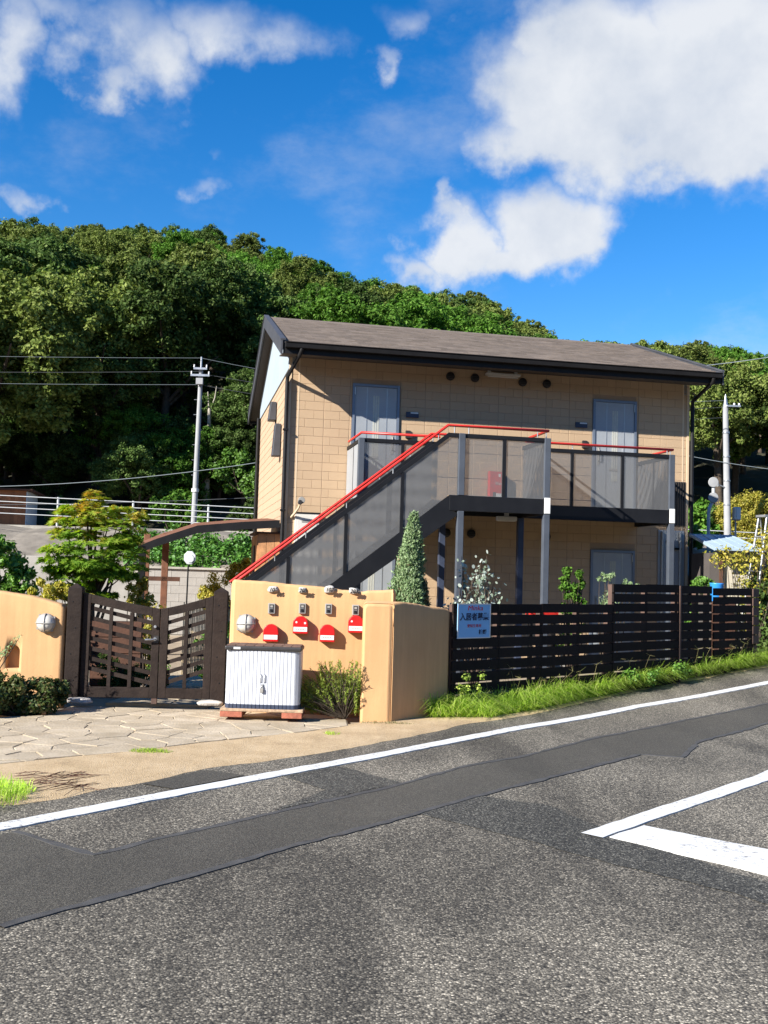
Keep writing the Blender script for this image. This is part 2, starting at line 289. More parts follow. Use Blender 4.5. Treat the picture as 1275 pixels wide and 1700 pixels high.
# ---------------------------------------------------------------- builders
class MB:
    def __init__(s): s.v = []; s.f = []; s.sm = []
    def add(s, vs, fs, smooth=False):
        k = len(s.v); s.v += [tuple(map(float, p)) for p in vs]; s.f += [tuple(i+k for i in f) for f in fs]; s.sm += [smooth]*len(fs); return s
    def box(s, x0, x1, y0, y1, z0, z1):
        return s.add([(x0, y0, z0), (x1, y0, z0), (x1, y1, z0), (x0, y1, z0), (x0, y0, z1), (x1, y0, z1), (x1, y1, z1), (x0, y1, z1)],
                     [(0, 3, 2, 1), (4, 5, 6, 7), (0, 1, 5, 4), (1, 2, 6, 5), (2, 3, 7, 6), (3, 0, 4, 7)])
    def hexa(s, p):      # eight corners: four bottom (ccw), four top
        return s.add(p, [(0, 3, 2, 1), (4, 5, 6, 7), (0, 1, 5, 4), (1, 2, 6, 5), (2, 3, 7, 6), (3, 0, 4, 7)])
    def prism(s, poly, axis, a, b):      # 2D polygon extruded along an axis: 'y' -> poly is (x, z); 'z' -> (x, y); 'x' -> (y, z)
        n = len(poly)
        def P(p, h): return {'y': (p[0], h, p[1]), 'z': (p[0], p[1], h), 'x': (h, p[0], p[1])}[axis]
        return s.add([P(p, a) for p in poly]+[P(p, b) for p in poly], [tuple(range(n)), tuple(range(2*n-1, n-1, -1))]+[(i, i+n, (i+1) % n+n, (i+1) % n) for i in range(n)])
    def tube(s, pts, r, n=8, cap=True):
        pts = [Vector(p) for p in pts]; m = len(pts); rs = r if isinstance(r, (list, tuple)) else [r]*m
        ds = [(pts[min(i+1, m-1)]-pts[max(i-1, 0)]).normalized() for i in range(m)]
        ref = min((Vector((1, 0, 0)), Vector((0, 1, 0)), Vector((0, 0, 1)), Vector((.58, .58, .58)), Vector((.58, -.58, .58))), key=lambda q: max(abs(d.dot(q)) for d in ds))
        vs = []
        for i, p in enumerate(pts):
            a = ds[i].cross(ref).normalized(); b = ds[i].cross(a).normalized()
            for k in range(n):
                t = 2*math.pi*k/n; vs.append(p+(a*math.cos(t)+b*math.sin(t))*rs[i])
        fs = [(i*n+k, i*n+(k+1) % n, (i+1)*n+(k+1) % n, (i+1)*n+k) for i in range(m-1) for k in range(n)]
        s.add(vs, fs, True)
        if cap: s.add(vs[:n], [tuple(range(n))]); s.add(vs[-n:], [tuple(range(n-1, -1, -1))])
        return s
    def lathe(s, prof, c=(0, 0, 0), axis='z', n=20, smooth=True):
        vs = []
        for r, h in prof:
            for k in range(n):
                t = 2*math.pi*k/n; x, y = r*math.cos(t), r*math.sin(t)
                p = {'z': (x, y, h), 'y': (x, h, y), 'x': (h, x, y)}[axis]; vs.append((p[0]+c[0], p[1]+c[1], p[2]+c[2]))
        fs = [(i*n+k, i*n+(k+1) % n, (i+1)*n+(k+1) % n, (i+1)*n+k) for i in range(len(prof)-1) for k in range(n)]
        s.add(vs, fs, smooth); s.add(vs[:n], [tuple(range(n-1, -1, -1))]); s.add(vs[-n:], [tuple(range(n))]); return s
    def mesh(s, name):
        me = bpy.data.meshes.new(name); me.from_pydata(s.v, [], s.f); me.polygons.foreach_set('use_smooth', s.sm); me.update(); return me
    def build(s, name, mat, parent=None, bevel=0., loc=None, rz=0, segs=2):
        o = bpy.data.objects.new(name, s.mesh(name)); COL.objects.link(o); o.data.materials.append(MATS[mat])
        if parent: o.parent = parent
        if loc is not None: o.location = loc
        o.rotation_euler.z = rz
        if bevel:
            b = o.modifiers.new('bevel', 'BEVEL'); b.width = bevel; b.segments = segs; b.limit_method = 'ANGLE'; b.angle_limit = R(35)
        return o
def tag(o, label=None, cat=None, group=None, kind=None):
    if label: o['label'] = label
    if cat: o['category'] = cat
    if group: o['group'] = group
    if kind: o['kind'] = kind
    return o
def empty(name, loc=(0, 0, 0), rz=0., label=None, cat=None, group=None):
    o = bpy.data.objects.new(name, None); COL.objects.link(o); o.location = loc; o.rotation_euler.z = rz; o.empty_display_size = .2
    return tag(o, label, cat, group)
def np_obj(name, V, Q, mat, parent=None, loc=None, rz=0.):
    o = bpy.data.objects.new(name, np_mesh(name, V, Q, mat)); COL.objects.link(o)
    if parent: o.parent = parent
    if loc is not None: o.location = loc
    o.rotation_euler.z = rz; return o
def np_mesh(name, V, Q, mat):
    V = np.asarray(V, np.float32); Q = np.asarray(Q, np.int32); k = Q.shape[1]
    me = bpy.data.meshes.new(name); me.vertices.add(len(V)); me.vertices.foreach_set('co', V.ravel())
    me.loops.add(Q.size); me.loops.foreach_set('vertex_index', Q.ravel()); me.polygons.add(len(Q))
    me.polygons.foreach_set('loop_start', np.arange(len(Q), dtype=np.int32)*k); me.polygons.foreach_set('loop_total', np.full(len(Q), k, np.int32))
    me.polygons.foreach_set('use_smooth', np.zeros(len(Q), bool)); me.update(calc_edges=True); me.materials.append(MATS[mat]); return me
def nrm(a): return a/(np.linalg.norm(a, axis=-1, keepdims=True)+1e-9)
def leaves(P, Nm, size, aspect=.55, T=None, fold=.18, outline=None):
    n = len(P); P = np.asarray(P, float); Nm = nrm(np.asarray(Nm, float)); size = np.broadcast_to(np.asarray(size, float), (n,))[:, None]
    if T is None: T = rng.normal(size=(n, 3))
    T = nrm(T-(T*Nm).sum(1, keepdims=True)*Nm); Bt = np.cross(Nm, T)
    if outline is None: outline = [(-.5, 0), (0, aspect/2), (.5, 0), (0, -aspect/2)]
    k = len(outline); V = np.zeros((n, k, 3))
    for i, (a, b) in enumerate(outline): V[:, i] = P+size*(T*a+Bt*b+Nm*(fold*abs(b)))
    return V.reshape(-1, 3), np.arange(n*k).reshape(n, k)
def join(parts):
    V = []; Q = []; k = 0
    for v, q in parts: V.append(v); Q.append(q+k); k += len(v)
    return np.concatenate(V), np.concatenate(Q)
def inball(n): return nrm(rng.normal(size=(n, 3)))*rng.random((n, 1))**(1/3)
def clusters(C, rad, per, size, up=.35, shell=.5, aspect=.55, flat=1.):
    """leaf clumps: C cluster centres (m,3), rad (m,), per leaves each"""
    m = len(C); D = nrm(rng.normal(size=(m*per, 3))); r = shell+(1-shell)*rng.random((m*per, 1))
    D[:, 2] *= flat
    P = np.repeat(C, per, 0)+D*r*np.repeat(rad, per)[:, None]
    Nm = D*.8+np.array([0, 0, up])+rng.normal(size=D.shape)*.55
    return leaves(P, Nm, size*rng.uniform(.7, 1.3, m*per), aspect)
def flat_poly(name, pts, z, mat, kind='structure', parent=None, thick=0.):
    mb = MB()
    if thick: mb.prism([(p[0], p[1]) for p in pts], 'z', z-thick, z)
    else: mb.add([(p[0], p[1], z) for p in pts], [tuple(range(len(pts)))])
    me_o = mb.build(name, mat, parent)
    if not thick and me_o.data.polygons[0].normal.z < 0: me_o.data.flip_normals()
    if kind and not parent: me_o['kind'] = kind
    return me_o
def text(body, size, mat, parent, loc, rot, name='lettering', extr=.0015, align='CENTER', sxx=1., shear=0., bold=0.):
    c = bpy.data.curves.new(name, 'FONT'); c.body = body; c.size = size; c.align_x = align; c.align_y = 'CENTER'; c.extrude = extr; c.shear = shear; c.offset = bold
    o = bpy.data.objects.new(name, c); COL.objects.link(o)
    dg = bpy.context.evaluated_depsgraph_get(); me = bpy.data.meshes.new_from_object(o.evaluated_get(dg)); bpy.data.objects.remove(o)
    me.materials.clear(); me.materials.append(MATS[mat])
    o = bpy.data.objects.new(name, me); COL.objects.link(o); o.parent = parent; o.location = loc; o.rotation_euler = rot; o.scale = (sxx, 1, 1); return o

# ================================================================ the setting
flat_poly('ground', [(-220, -60), (220, -60), (220, 260), (-220, 260)], -.06, 'earth')
# road: its far edge follows the dirt strip in front of the walls and the verge
def zr_(x, y):      # the road climbs gently towards the right
    w = .62*x+.785*y
    return 0. if w < 10 else .062*((w-10)**2/7.2 if w < 13.6 else min(w-11.8, 42.))
def groad(u, v):
    z = 0.
    for _ in range(12): p = gnd(u, v, z); z = .5*z+.5*zr_(p[0], p[1])
    return p
EDGE = [groad(*q)[:2] for q in [(0, 1338), (110, 1325), (240, 1297), (400, 1268), (560, 1246), (650, 1232), (760, 1205), (860, 1190), (960, 1168), (1100, 1137), (1275, 1107)]]
dirR = np.array([.62, .785]); dirL = np.array([-.62, -.785])
far_ = [EDGE[-1]+dirR*k for k in (6, 14, 30, 60, 120)]; near_ = [EDGE[0]+np.array([-.9, -.75]), EDGE[0]+np.array([-3, -2.6]), EDGE[0]+np.array([-9, -8]), EDGE[0]+np.array([-30, -26])]
edge_all = near_[::-1]+EDGE+far_
def jag(pts, step=.12, amp=.018):
    out = []
    for a, b in zip(pts[:-1], pts[1:]):
        n = max(1, int(np.linalg.norm(b-a)/step)) if np.linalg.norm(b-a) < 12 else 1
        for k in range(n): out.append(a+(b-a)*k/n+rng.normal(size=2)*amp*(n > 1))
    return out+[pts[-1]]
def resamp(P, n):
    P = np.array(P, float); d = np.r_[0, np.cumsum(np.linalg.norm(np.diff(P, axis=0), axis=1))]; q = np.linspace(0, d[-1], n); return np.stack([np.interp(q, d, P[:, i]) for i in range(2)], 1)
ra = np.concatenate([resamp([p+np.array([-.785, .62])*.35 for p in near_[::-1]], 12), resamp([p+np.array([-.785, .62])*.35 for p in EDGE+far_[:2]], 90), [p+np.array([-.785, .62])*.35 for p in far_[2:]]])
OFF = [0, 1, 2, 4, 7, 11, 18, 60]
V = [(*(p+np.array([.785, -.62])*o_), zr_(*p)) for p in ra for o_ in OFF]; n_o = len(OFF)
Q = [(i*n_o+j, i*n_o+j+1, (i+1)*n_o+j+1, (i+1)*n_o+j) for i in range(len(ra)-1) for j in range(n_o-1)]
tag(np_obj('road', V, Q, 'asphalt'), kind='structure')
# bare ground inside the plot and the sandy strip between road and walls
flat_poly('yard', [(-30, 8), (-9, 8.6), (-4, 10.3), (0, 11.0), (.9, 12.5), (6.6, 17.6), (16, 27), (20, 40), (-40, 40)], -.02, 'yard')
n_s = 300
sn = resamp([near_[2], near_[1], near_[0]]+EDGE+[far_[0]], n_s)
sf = resamp([np.array(p) for p in [(-14, 3), (-9, 4.9), (-4.6, 7.05), (-3.6, 7.75), (-2.92, 8.3), (-2.5, 8.66), (-2.1, 8.95), (-1.9, 9.2), (-1.55, 9.52), (-1.25, 9.78), (-.75, 10.22), (-.35, 10.66), (-.1, 11.1), (.25, 11.35), (.9, 12.8), (4.2, 16.2), (6.6, 18.2), (9.5, 23)]], n_s)
wob_ = lambda a: np.convolve(rng.normal(size=n_s+4)*a, np.ones(5)/5*1.6, 'valid')[:, None]
nd = nrm(sf-sn); sn = sn+nd*wob_(.05); sf = sf+nd*wob_(.07)
V = []
for f, z in ((0, .0012), (.12, .0135), (.5, .0155), (.9, .015), (1, .009)):
    for i in range(n_s): p = sn[i]+(sf[i]-sn[i])*f; V.append((*p, z+zr_(*(p if f < .5 else sn[i]+(sf[i]-sn[i])*.5))+rng.normal()*.0006*(0 < f < 1)))
Q = [(j*n_s+i, j*n_s+i+1, (j+1)*n_s+i+1, (j+1)*n_s+i) for j in range(4) for i in range(n_s-1)]
tag(np_obj('dirt_strip', V, Q, 'sand'), kind='structure')
# newer asphalt strip, its sealed edges, other patches
UP = [(-260, 1440), (25, 1381), (155, 1421), (251, 1396), (452, 1351), (640, 1309), (780, 1271), (871, 1256), (986, 1226), (1137, 1196), (1275, 1168), (1400, 1146)]
LO = [(1400, 1176), (1275, 1201), (1162, 1231), (1132, 1258), (1062, 1253), (786, 1324), (640, 1366), (502, 1401), (321, 1454), (201, 1486), (0, 1539), (-260, 1608)]
pw = lambda L_: [groad(*q)[:2] for q in L_]
px_ = np.linspace(-260, 1400, 330); yu = np.interp(px_, [q[0] for q in UP], [q[1] for q in UP]); yl = np.interp(px_, [q[0] for q in LO[::-1]], [q[1] for q in LO[::-1]])
V = []
for x_, a_, b_ in zip(px_, yu, yl):
    for v_, dz in ((a_, -.004), (a_, .004), (a_*.5+b_*.5, .004), (b_, .004), (b_, -.004)): p = groad(x_, v_); V.append((p[0], p[1], zr_(p[0], p[1])+dz))
tag(np_obj('road_patch', V, [(i*5+j, i*5+j+1, i*5+j+6, i*5+j+5) for i in range(len(px_)-1) for j in range(4)], 'asphalt_patch'), kind='structure')
def ribbon(name, pts, w, z, mat, jit=.0, kind='structure'):
    pts = jag([np.array(p) for p in pts], .1, 0); V = []; n = len(pts)
    for i, p in enumerate(pts):
        d = pts[min(i+1, n-1)]-pts[max(i-1, 0)]; d = d/np.linalg.norm(d); q = np.array([-d[1], d[0]])
        a_ = p+q*(w/2+rng.normal()*jit); b_ = p-q*(w/2+rng.normal()*jit); zz = zr_(*p); V += [(*a_, zz-.004), (*a_, zz+z), (*b_, zz+z), (*b_, zz-.004)]
    o = MB().add(V, [(4*i+j, 4*i+j+1, 4*i+j+5, 4*i+j+4) for i in range(n-1) for j in range(3)]).build(name, mat)
    o['kind'] = kind; return o
ribbon('seal_strip', pw(UP[1:]), .05, .0065, 'seal', .007)
ribbon('seal_strip', pw(LO[:-1]), .05, .0065, 'seal', .007)
flat_poly('road_patch', jag(pw([(452, 1284), (560, 1272), (672, 1300), (640, 1306), (455, 1346), (540, 1312)]), .1, .01), .0035, 'asphalt_dark')
flat_poly('road_patch', jag(pw([(700, 1352), (790, 1322), (900, 1336), (985, 1368), (1300, 1480), (1300, 1510), (1100, 1455), (960, 1420), (860, 1392)]), .12, .02), .003, 'asphalt_dark')
flat_poly('road_patch', jag(pw([(236, 1302), (345, 1279), (408, 1288), (290, 1311)]), .1, .008), .006, 'asphalt_patch')
# painted lines
EL_ = [groad(*q)[:2] for q in [(0, 1374), (150, 1345.5), (300, 1316), (470, 1284), (640, 1252.5), (860, 1209.5), (1060, 1173), (1275, 1134)]]
EL_ = [EL_[0]+(EL_[0]-EL_[1])/np.linalg.norm(EL_[0]-EL_[1])*k for k in (12, 4)]+EL_+[EL_[-1]+(EL_[-1]-EL_[-2])/np.linalg.norm(EL_[-1]-EL_[-2])*k for k in (5, 15, 40)]
ribbon('edge_line', EL_, .155, .009, 'road_paint', .004)
c0, c1, c2, c3 = [gnd(*q)[:2] for q in [(959, 1384), (1275, 1279), (1275, 1301), (1004, 1393)]]
m0 = (c0+c3)/2; m1 = (c1+c2)/2; dl = (m1-m0)/np.linalg.norm(m1-m0)
ribbon('centre_line', [m0, m1, m1+dl*12], .15, .009, 'road_paint', .004)
s0, s1, s2, s3 = [gnd(*q)[:2] for q in [(1012, 1391), (1067, 1372), (1275, 1412.5), (1275, 1454)]]
flat_poly('stop_line', jag([s0, s1, s2, s2+(s2-s1)*3.2, s3+(s2-s1)*3.2, s3, s0], .12, .004), .008, 'road_paint', thick=.012)['kind'] = 'structure'

# crazy paving in front of the gate: one slab of mortar, stones as pieces
PAV = [np.array(p) for p in [(-4.6, 6.9), (-2.92, 8.15), (-2.5, 8.5), (-2.1, 8.8), (-1.55, 9.4), (-.75, 10.1), (-.3, 10.6), (-.35, 11.3), (-1.7, 11.45), (-3.4, 11.5), (-3.5, 10.7), (-4.4, 10.2), (-6, 9.0)]]
pv = flat_poly('paved_driveway', PAV, .008, 'mortar', thick=.1); pv['kind'] = 'structure'
def clip(poly, p, nv):
    out = []
    for i in range(len(poly)):
        a, b = poly[i], poly[(i+1) % len(poly)]; da, db = np.dot(a-p, nv), np.dot(b-p, nv)
        if da <= 0: out.append(a)
        if da*db < 0: out.append(a+(b-a)*da/(da-db))
    return out
def inside(p, poly):
    c = False
    for i in range(len(poly)):
        a, b = poly[i], poly[i-1]
        if (a[1] > p[1]) != (b[1] > p[1]) and p[0] < (b[0]-a[0])*(p[1]-a[1])/(b[1]-a[1])+a[0]: c = not c
    return c
def paving(poly, spacing, parent, ztop, mat, stretch=1.6, name='paving_stone', gap=.012, tries=900):
    seeds = []
    mn = np.min(poly, 0); mxx = np.max(poly, 0)
    for _ in range(tries):
        p = mn+rng.random(2)*(mxx-mn)
        if inside(p, poly) and all(math.hypot((p[0]-q[0])/stretch, p[1]-q[1]) > spacing for q in seeds): seeds.append(p)
    for p in seeds:
        cell = [p+np.array(c) for c in ((-1, -1), (1, -1), (1, 1), (-1, 1))]
        for q in seeds:
            if q is p or np.linalg.norm(p-q) > 2: continue
            d = q-p; cell = clip(cell, (p+q)/2-d/np.linalg.norm(d)*gap, d)
        for i in range(len(poly)):      # keep stones on the slab (convex clip against near edges only)
            a, b = poly[i], poly[(i+1) % len(poly)]; d = b-a; nv = np.array([d[1], -d[0]])/np.linalg.norm(d)
            if abs(np.dot(p-a, nv)) < 1 and -.3 < np.dot(p-a, d)/np.dot(d, d) < 1.3 and np.dot(p-a, nv) < 0: cell = clip(cell, a-nv*.01, nv)
        if len(cell) < 3: continue
        h = ztop+rng.uniform(-.003, .004); tilt = rng.normal(size=2)*.006
        mb = MB(); n = len(cell); c = np.mean(cell, 0)
        top = [(*(c+(q-c)*.965), h+np.dot(q-c, tilt)) for q in cell]; bot = [(*q, ztop-.03) for q in cell]; mid = [(*q, h-.0025+np.dot(q-c, tilt)) for q in cell]
        mb.add(top+mid+bot, [tuple(range(n))]+[(i, i+n, (i+1) % n+n, (i+1) % n) for i in range(n)]+[(i+n, i+2*n, (i+1) % n+2*n, (i+1) % n+n) for i in range(n)])
        o = mb.build(name, mat, parent)
        if o.data.polygons[0].normal.z < 0: o.data.flip_normals()
paving(PAV, .15, pv, .017, 'flagstone', 1.9, gap=.0045, tries=1600)
GP = [np.array(p) for p in [(-3.1, 11.75), (-1.95, 11.85), (-1.9, 14.8), (-2.6, 16.5), (-3.1, 15.5), (-2.9, 13.5)]]
gp = flat_poly('garden_path', GP, .02, 'mortar', thick=.06); gp['kind'] = 'structure'
paving(GP, .32, gp, .03, 'flagstone', 1.1, tries=300)

# upper road, embankment and wooded hill
SIL = [(-200, 350), (0, 352), (100, 362), (200, 368), (300, 372), (385, 372), (440, 398), (520, 430), (600, 452), (660, 466), (760, 470), (810, 500), (860, 522), (915, 552), (1000, 566), (1060, 562), (1130, 560), (1200, 570), (1275, 584), (1500, 600)]
SU = [ray(u, v)[0]/ray(u, v)[1] for u, v in SIL]; SE = [ray(u, v)[2]/ray(u, v)[1] for u, v in SIL]
YF, YR, Z0 = 35., 76., 2.75
def hillz(x, y):
    u = x/max(y, 20.); zr = 1.6+np.interp(u, SU, SE)*YR-6.0
    if y <= YF: return Z0
    k = min(1, (y-YF)/(YR-YF)); z = Z0+(zr-Z0)*(k**.85)
    if y > YR: z = zr-(y-YR)*.12
    return z
gx = np.linspace(-75, 75, 61); gy = np.concatenate([np.linspace(YF-.5, YR, 28), np.linspace(YR+4, 190, 12)])
V = [(x, y, hillz(x, y)+.4*math.sin(x*.7)*math.sin(y*.5)*(y > YF+2)) for y in gy for x in gx]; nx = len(gx)
Q = [(j*nx+i, j*nx+i+1, (j+1)*nx+i+1, (j+1)*nx+i) for j in range(len(gy)-1) for i in range(nx-1)]
tag(np_obj('hill', V, Q, 'hill_soil'), kind='structure')
V = []; Q = []; na = 48  # unseen ridge ring added round behind the camera to block low sky light
for i in range(na+1):
    a = R(62)+i*R(360-124)/na      # from the right of the view, round behind the camera, to the left
    for j, (d_, z_) in enumerate(((62, -.1), (78, 9), (96, 17), (118, 22), (150, 24))): V.append((math.sin(a)*d_, math.cos(a)*d_+8, z_*(1+.18*math.sin(a*5+j)) if j else z_))
for i in range(na):
    for j in range(4): Q.append((i*5+j, (i+1)*5+j, (i+1)*5+j+1, i*5+j+1))
tag(np_obj('hill', V, Q, 'hill_soil'), kind='structure')
mb = MB(); mb.hexa([(-75, 29.3, -.06), (75, 29.3, -.06), (75, 35.2, -.06), (-75, 35.2, -.06), (-75, 29.3, 2.6), (75, 29.3, 2.7), (75, 35.2, 2.7), (-75, 35.2, 2.6)])
tag(mb.build('upper_road', 'concrete_dark'), kind='structure')
xs = np.linspace(-40, 40, 81); rows = [(29.35, 2.62), (28.4, 2.5), (27.2, 2.1), (26.25, 1.72)]
V = [(x, y, z+.06*math.sin(x*3+y)+rng.normal()*.02) for y, z in rows for x in xs]
Q = [(j*81+i+1, j*81+i, (j+1)*81+i, (j+1)*81+i+1) for j in range(3) for i in range(80)]
tag(np_obj('embankment', V, Q, 'slope_soil'), kind='structure')

# ================================================================ apartment building (local frame: s along facade, t inwards, z up)
HS0, HS1, HDp, HEV = -.16, 7.38, 6.3, 5.37
house = empty('apartment_building', HO, TH, 'two-storey beige apartment building with brown gable roof behind the outside stairs', 'building')
fw = MB().box(HS0, HS1, .0045, .14, 0, HEV).build('front_wall', 'joint', house)
DOORS = [(.95, 1.80, 2.84, 4.91), (5.465, 6.33, 2.84, 4.91), (.95, 1.80, .08, 2.12), (5.465, 6.33, .08, 2.12)]
ALC = (6.78, 7.34, .08, 2.55)      # utility recess cover at the right end
def blk_ok(x0, x1, z0, z1):
    out = [(x0, x1)]
    for a, b, c, d in DOORS+[ALC]:
        if z1 <= c+.001 or z0 >= d-.001: continue
        nw = []
        for p, q in out:
            if q <= a or p >= b: nw.append((p, q)); continue
            if p < a-.02: nw.append((p, a))
            if q > b+.02: nw.append((b, q))
        out = nw
    return out
blocks = []; CH = .1525; G = .0022
cols = [HS0+.03]+[.455*i for i in range(17)]+[HS1-.03]
for ci in range(len(cols)-1):
    a, b = cols[ci], cols[ci+1]; full = b-a > .4
    for k in range(36):
        z0 = .12+k*CH; z1 = min(z0+CH, HEV-.005)
        if z1-z0 < .05: continue
        cut = ([a, a+(b-a)*(.62 if k % 2 else .27), b] if full else [a, b])
        for p, q in zip(cut[:-1], cut[1:]):
            gl = .0045 if p in (a,) else G; gr = .0045 if q in (b,) else G
            for x0, x1 in blk_ok(p, q, z0, z1): blocks.append((x0+gl, x1-gr, z0+G, z1-G))
def blk(mb, x0, x1, z0, z1, d=.0):
    c = .003
    mb.add([(x0, .0045, z0), (x1, .0045, z0), (x1, .0045, z1), (x0, .0045, z1), (x0+c, d, z0+c), (x1-c, d, z0+c), (x1-c, d, z1-c), (x0+c, d, z1-c)],
           [(4, 5, 6, 7), (0, 1, 5, 4), (1, 2, 6, 5), (2, 3, 7, 6), (3, 0, 4, 7)])
# the 300 nearest, unobstructed pieces are objects; the rest one mesh
blocks.sort(key=lambda b: (not (b[2] > 2.9), b[0]+(0 if b[2] > 4.0 else 1.5)))
cache = {}
for x0, x1, z0, z1 in blocks[:300]:
    key = (round(x1-x0, 3), round(z1-z0, 3))
    if key not in cache:
        mb = MB(); blk(mb, 0, x1-x0, 0, z1-z0); cache[key] = mb.mesh('siding_block'); cache[key].materials.append(MATS['siding'])
    o = bpy.data.objects.new('siding_block', cache[key]); COL.objects.link(o); o.parent = fw; o.location = (x0, 0, z0)
mb = MB()
for b in blocks[300:]: blk(mb, *b)
tag(mb.build('siding_blocks', 'siding', fw), kind='stuff')
for x in (.0, 7.28): MB().box(x-.012, x+.012, -.004, .012, .12, HEV-.02).build('trim_strip', 'corner_trim', fw)
# left side wall: lap boards; other walls plain
sw = MB().box(HS0, HS0+.12, .142, HDp, 0, HEV).build('side_wall', 'joint', house)
bcache = None
for k in range(33):
    z0 = .12+k*CH
    if bcache is None: bcache = MB().hexa([(-.010, .03, 0), (0, .03, 0), (0, HDp-.02, 0), (-.010, HDp-.02, 0), (-.006, .03, CH-.004), (0, .03, CH-.004), (0, HDp-.02, CH-.004), (-.006, HDp-.02, CH-.004)]).mesh('siding_board'); bcache.materials.append(MATS['siding_side'])
    o = bpy.data.objects.new('siding_board', bcache); COL.objects.link(o); o.parent = sw; o.location = (HS0, 0, z0)
MB().box(HS0-.02, HS0+.028, -.014, .03, .1, HEV-.02).build('corner_post', 'corner_trim', house)
MB().box(HS1-.028, HS1+.02, -.014, .03, .1, HEV-.02).build('corner_post', 'corner_trim', house)
MB().box(HS0-.03, HS0+.02, HDp-.02, HDp+.05, .1, HEV-.25).build('corner_post', 'dark_trim', house)
MB().box(HS1-.12, HS1, .142, HDp, 0, HEV).build('side_wall', 'siding_side', house)
MB().box(HS0+.122, HS1-.122, HDp-.14, HDp-.002, 0, HEV).build('rear_wall', 'siding_side', house)
MB().box(HS0-.03, HS1+.03, -.03, HDp+.03, -.05, .1).build('plinth', 'concrete', house)
# gables
RT, RZ = 3.1, 6.72           # ridge
EZ, ET0, ET1 = 5.40, -.73, 7.2
EZ1 = EZ+ (RZ-EZ)*(1-(ET1-RT)/(RT-ET0)) if False else RZ-(RZ-EZ)/(RT-ET0)*(ET1-RT)
sl_ = (RZ-EZ)/(RT-ET0)
def rz_(t): return RZ-sl_*abs(t-RT)
for s_, nm in ((HS0, -1), (HS1-.1, 1)):
    g = [(.0, 5.1), (HDp, 5.1), (HDp, rz_(HDp)-.13), (RT, RZ-.13), (.0, rz_(0)-.13)]
    MB().prism(g, 'x', s_-.03 if nm < 0 else s_, s_+.1 if nm < 0 else s_+.13).build('gable', 'gable_white', house)
RS0, RS1 = -.38, 7.64
# roof: deck, shingle courses, fascia, rake boards, gutter
mb = MB()
for t0, t1 in ((ET0, RT), (ET1, RT)):
    z0, z1 = rz_(t0), rz_(t1)
    mb.hexa([(RS0+.02, t0, z0-.14), (RS1-.02, t0, z0-.14), (RS1-.02, t1, z1-.14), (RS0+.02, t1, z1-.14), (RS0+.02, t0, z0-.02), (RS1-.02, t0, z0-.02), (RS1-.02, t1, z1-.02), (RS0+.02, t1, z1-.02)])
roof = mb.build('roof', 'soffit', house)
mb = MB(); NC = 22
for t0, t1 in ((ET0-.03, RT), (ET1+.03, RT)):
    for k in range(NC):
        a = t0+(t1-t0)*k/NC; b = t0+(t1-t0)*(k+1.15)/NC
        if k == NC-1: b = t1
        w = .3; x = RS0+.02-(.15 if k % 2 else 0)
        while x < RS1:
            x0, x1 = max(x, RS0+.02), min(x+w, RS1-.02)
            if x1-x0 > .03:
                h = rng.uniform(.010, .016)
                mb.hexa([(x0+.003, a, rz_(a)-.014), (x1-.003, a, rz_(a)-.014), (x1-.003, b, rz_(b)-.018), (x0+.003, b, rz_(b)-.018), (x0+.003, a, rz_(a)+h), (x1-.003, a, rz_(a)+h), (x1-.003, b, rz_(b)+.0), (x0+.003, b, rz_(b)+.0)])
            x += w
tag(mb.build('shingles', 'roof', roof), kind='stuff')
MB().prism([(RT-.12, RZ-.03), (RT, RZ+.03), (RT+.12, RZ-.03), (RT+.12, RZ-.045), (RT-.12, RZ-.045)], 'x', RS0+.01, RS1-.01).build('ridge_cap', 'roof', roof)
for s_, e in ((RS0, -.03), (RS1, .03)):
    for t0, t1 in ((ET0-.05, RT), (RT, ET1+.05)):
        za, zb = rz_(t0)+.035, rz_(t1)+.035
        x0, x1 = sorted((s_, s_+e))
        MB().hexa([(x0, t0, za-.24), (x1, t0, za-.24), (x1, t1, zb-.24), (x0, t1, zb-.24), (x0, t0, za), (x1, t0, za), (x1, t1, zb), (x0, t1, zb)]).build('rake_board', 'trim_side', roof)
        MB().hexa([(x0-.012, t0, za+.002), (x1+.05 if e < 0 else x1+.012, t0, za+.002), (x1+.05 if e < 0 else x1+.012, t1, zb+.002), (x0-.012, t1, zb+.002), (x0-.012, t0, za+.03), (x1+.05 if e < 0 else x1+.012, t0, za+.03), (x1+.05 if e < 0 else x1+.012, t1, zb+.03), (x0-.012, t1, zb+.03)]).build('rake_flashing', 'trim_side', roof)
MB().box(RS0+.01, RS1-.01, ET0-.03, ET0, EZ-.2, EZ-.02).build('fascia', 'dark_trim', roof)
MB().box(RS0+.01, RS1-.01, ET1, ET1+.03, EZ1-.2, EZ1-.02).build('fascia', 'dark_trim', roof)
MB().hexa([(RS0+.02, ET0, EZ-.2), (RS1-.02, ET0, EZ-.2), (RS1-.02, .011, EZ-.1), (RS0+.02, .011, EZ-.1), (RS0+.02, ET0, EZ-.18), (RS1-.02, ET0, EZ-.18), (RS1-.02, .011, EZ-.08), (RS0+.02, .011, EZ-.08)]).build('soffit', 'soffit', roof)
gp_ = [(-.03, .0), (-.15, .0), (-.15, -.012), (-.135, -.018), (-.12, -.095), (-.045, -.1), (-.03, -.06)]
gut = MB().prism([(ET0+a, EZ-.015+b) for a, b in gp_], 'x', RS0+.04, RS1-.04).build('gutter', 'dark_trim', roof, bevel=.008)
gz = EZ-.12; gt = ET0-.09
MB().tube([(-.06, gt, gz), (-.08, gt, gz-.07), (-.21, -.07, gz-.33), (-.215, -.065, gz-.42), (-.215, -.065, .1)], .034, 10).build('downpipe', 'dark_trim', house)
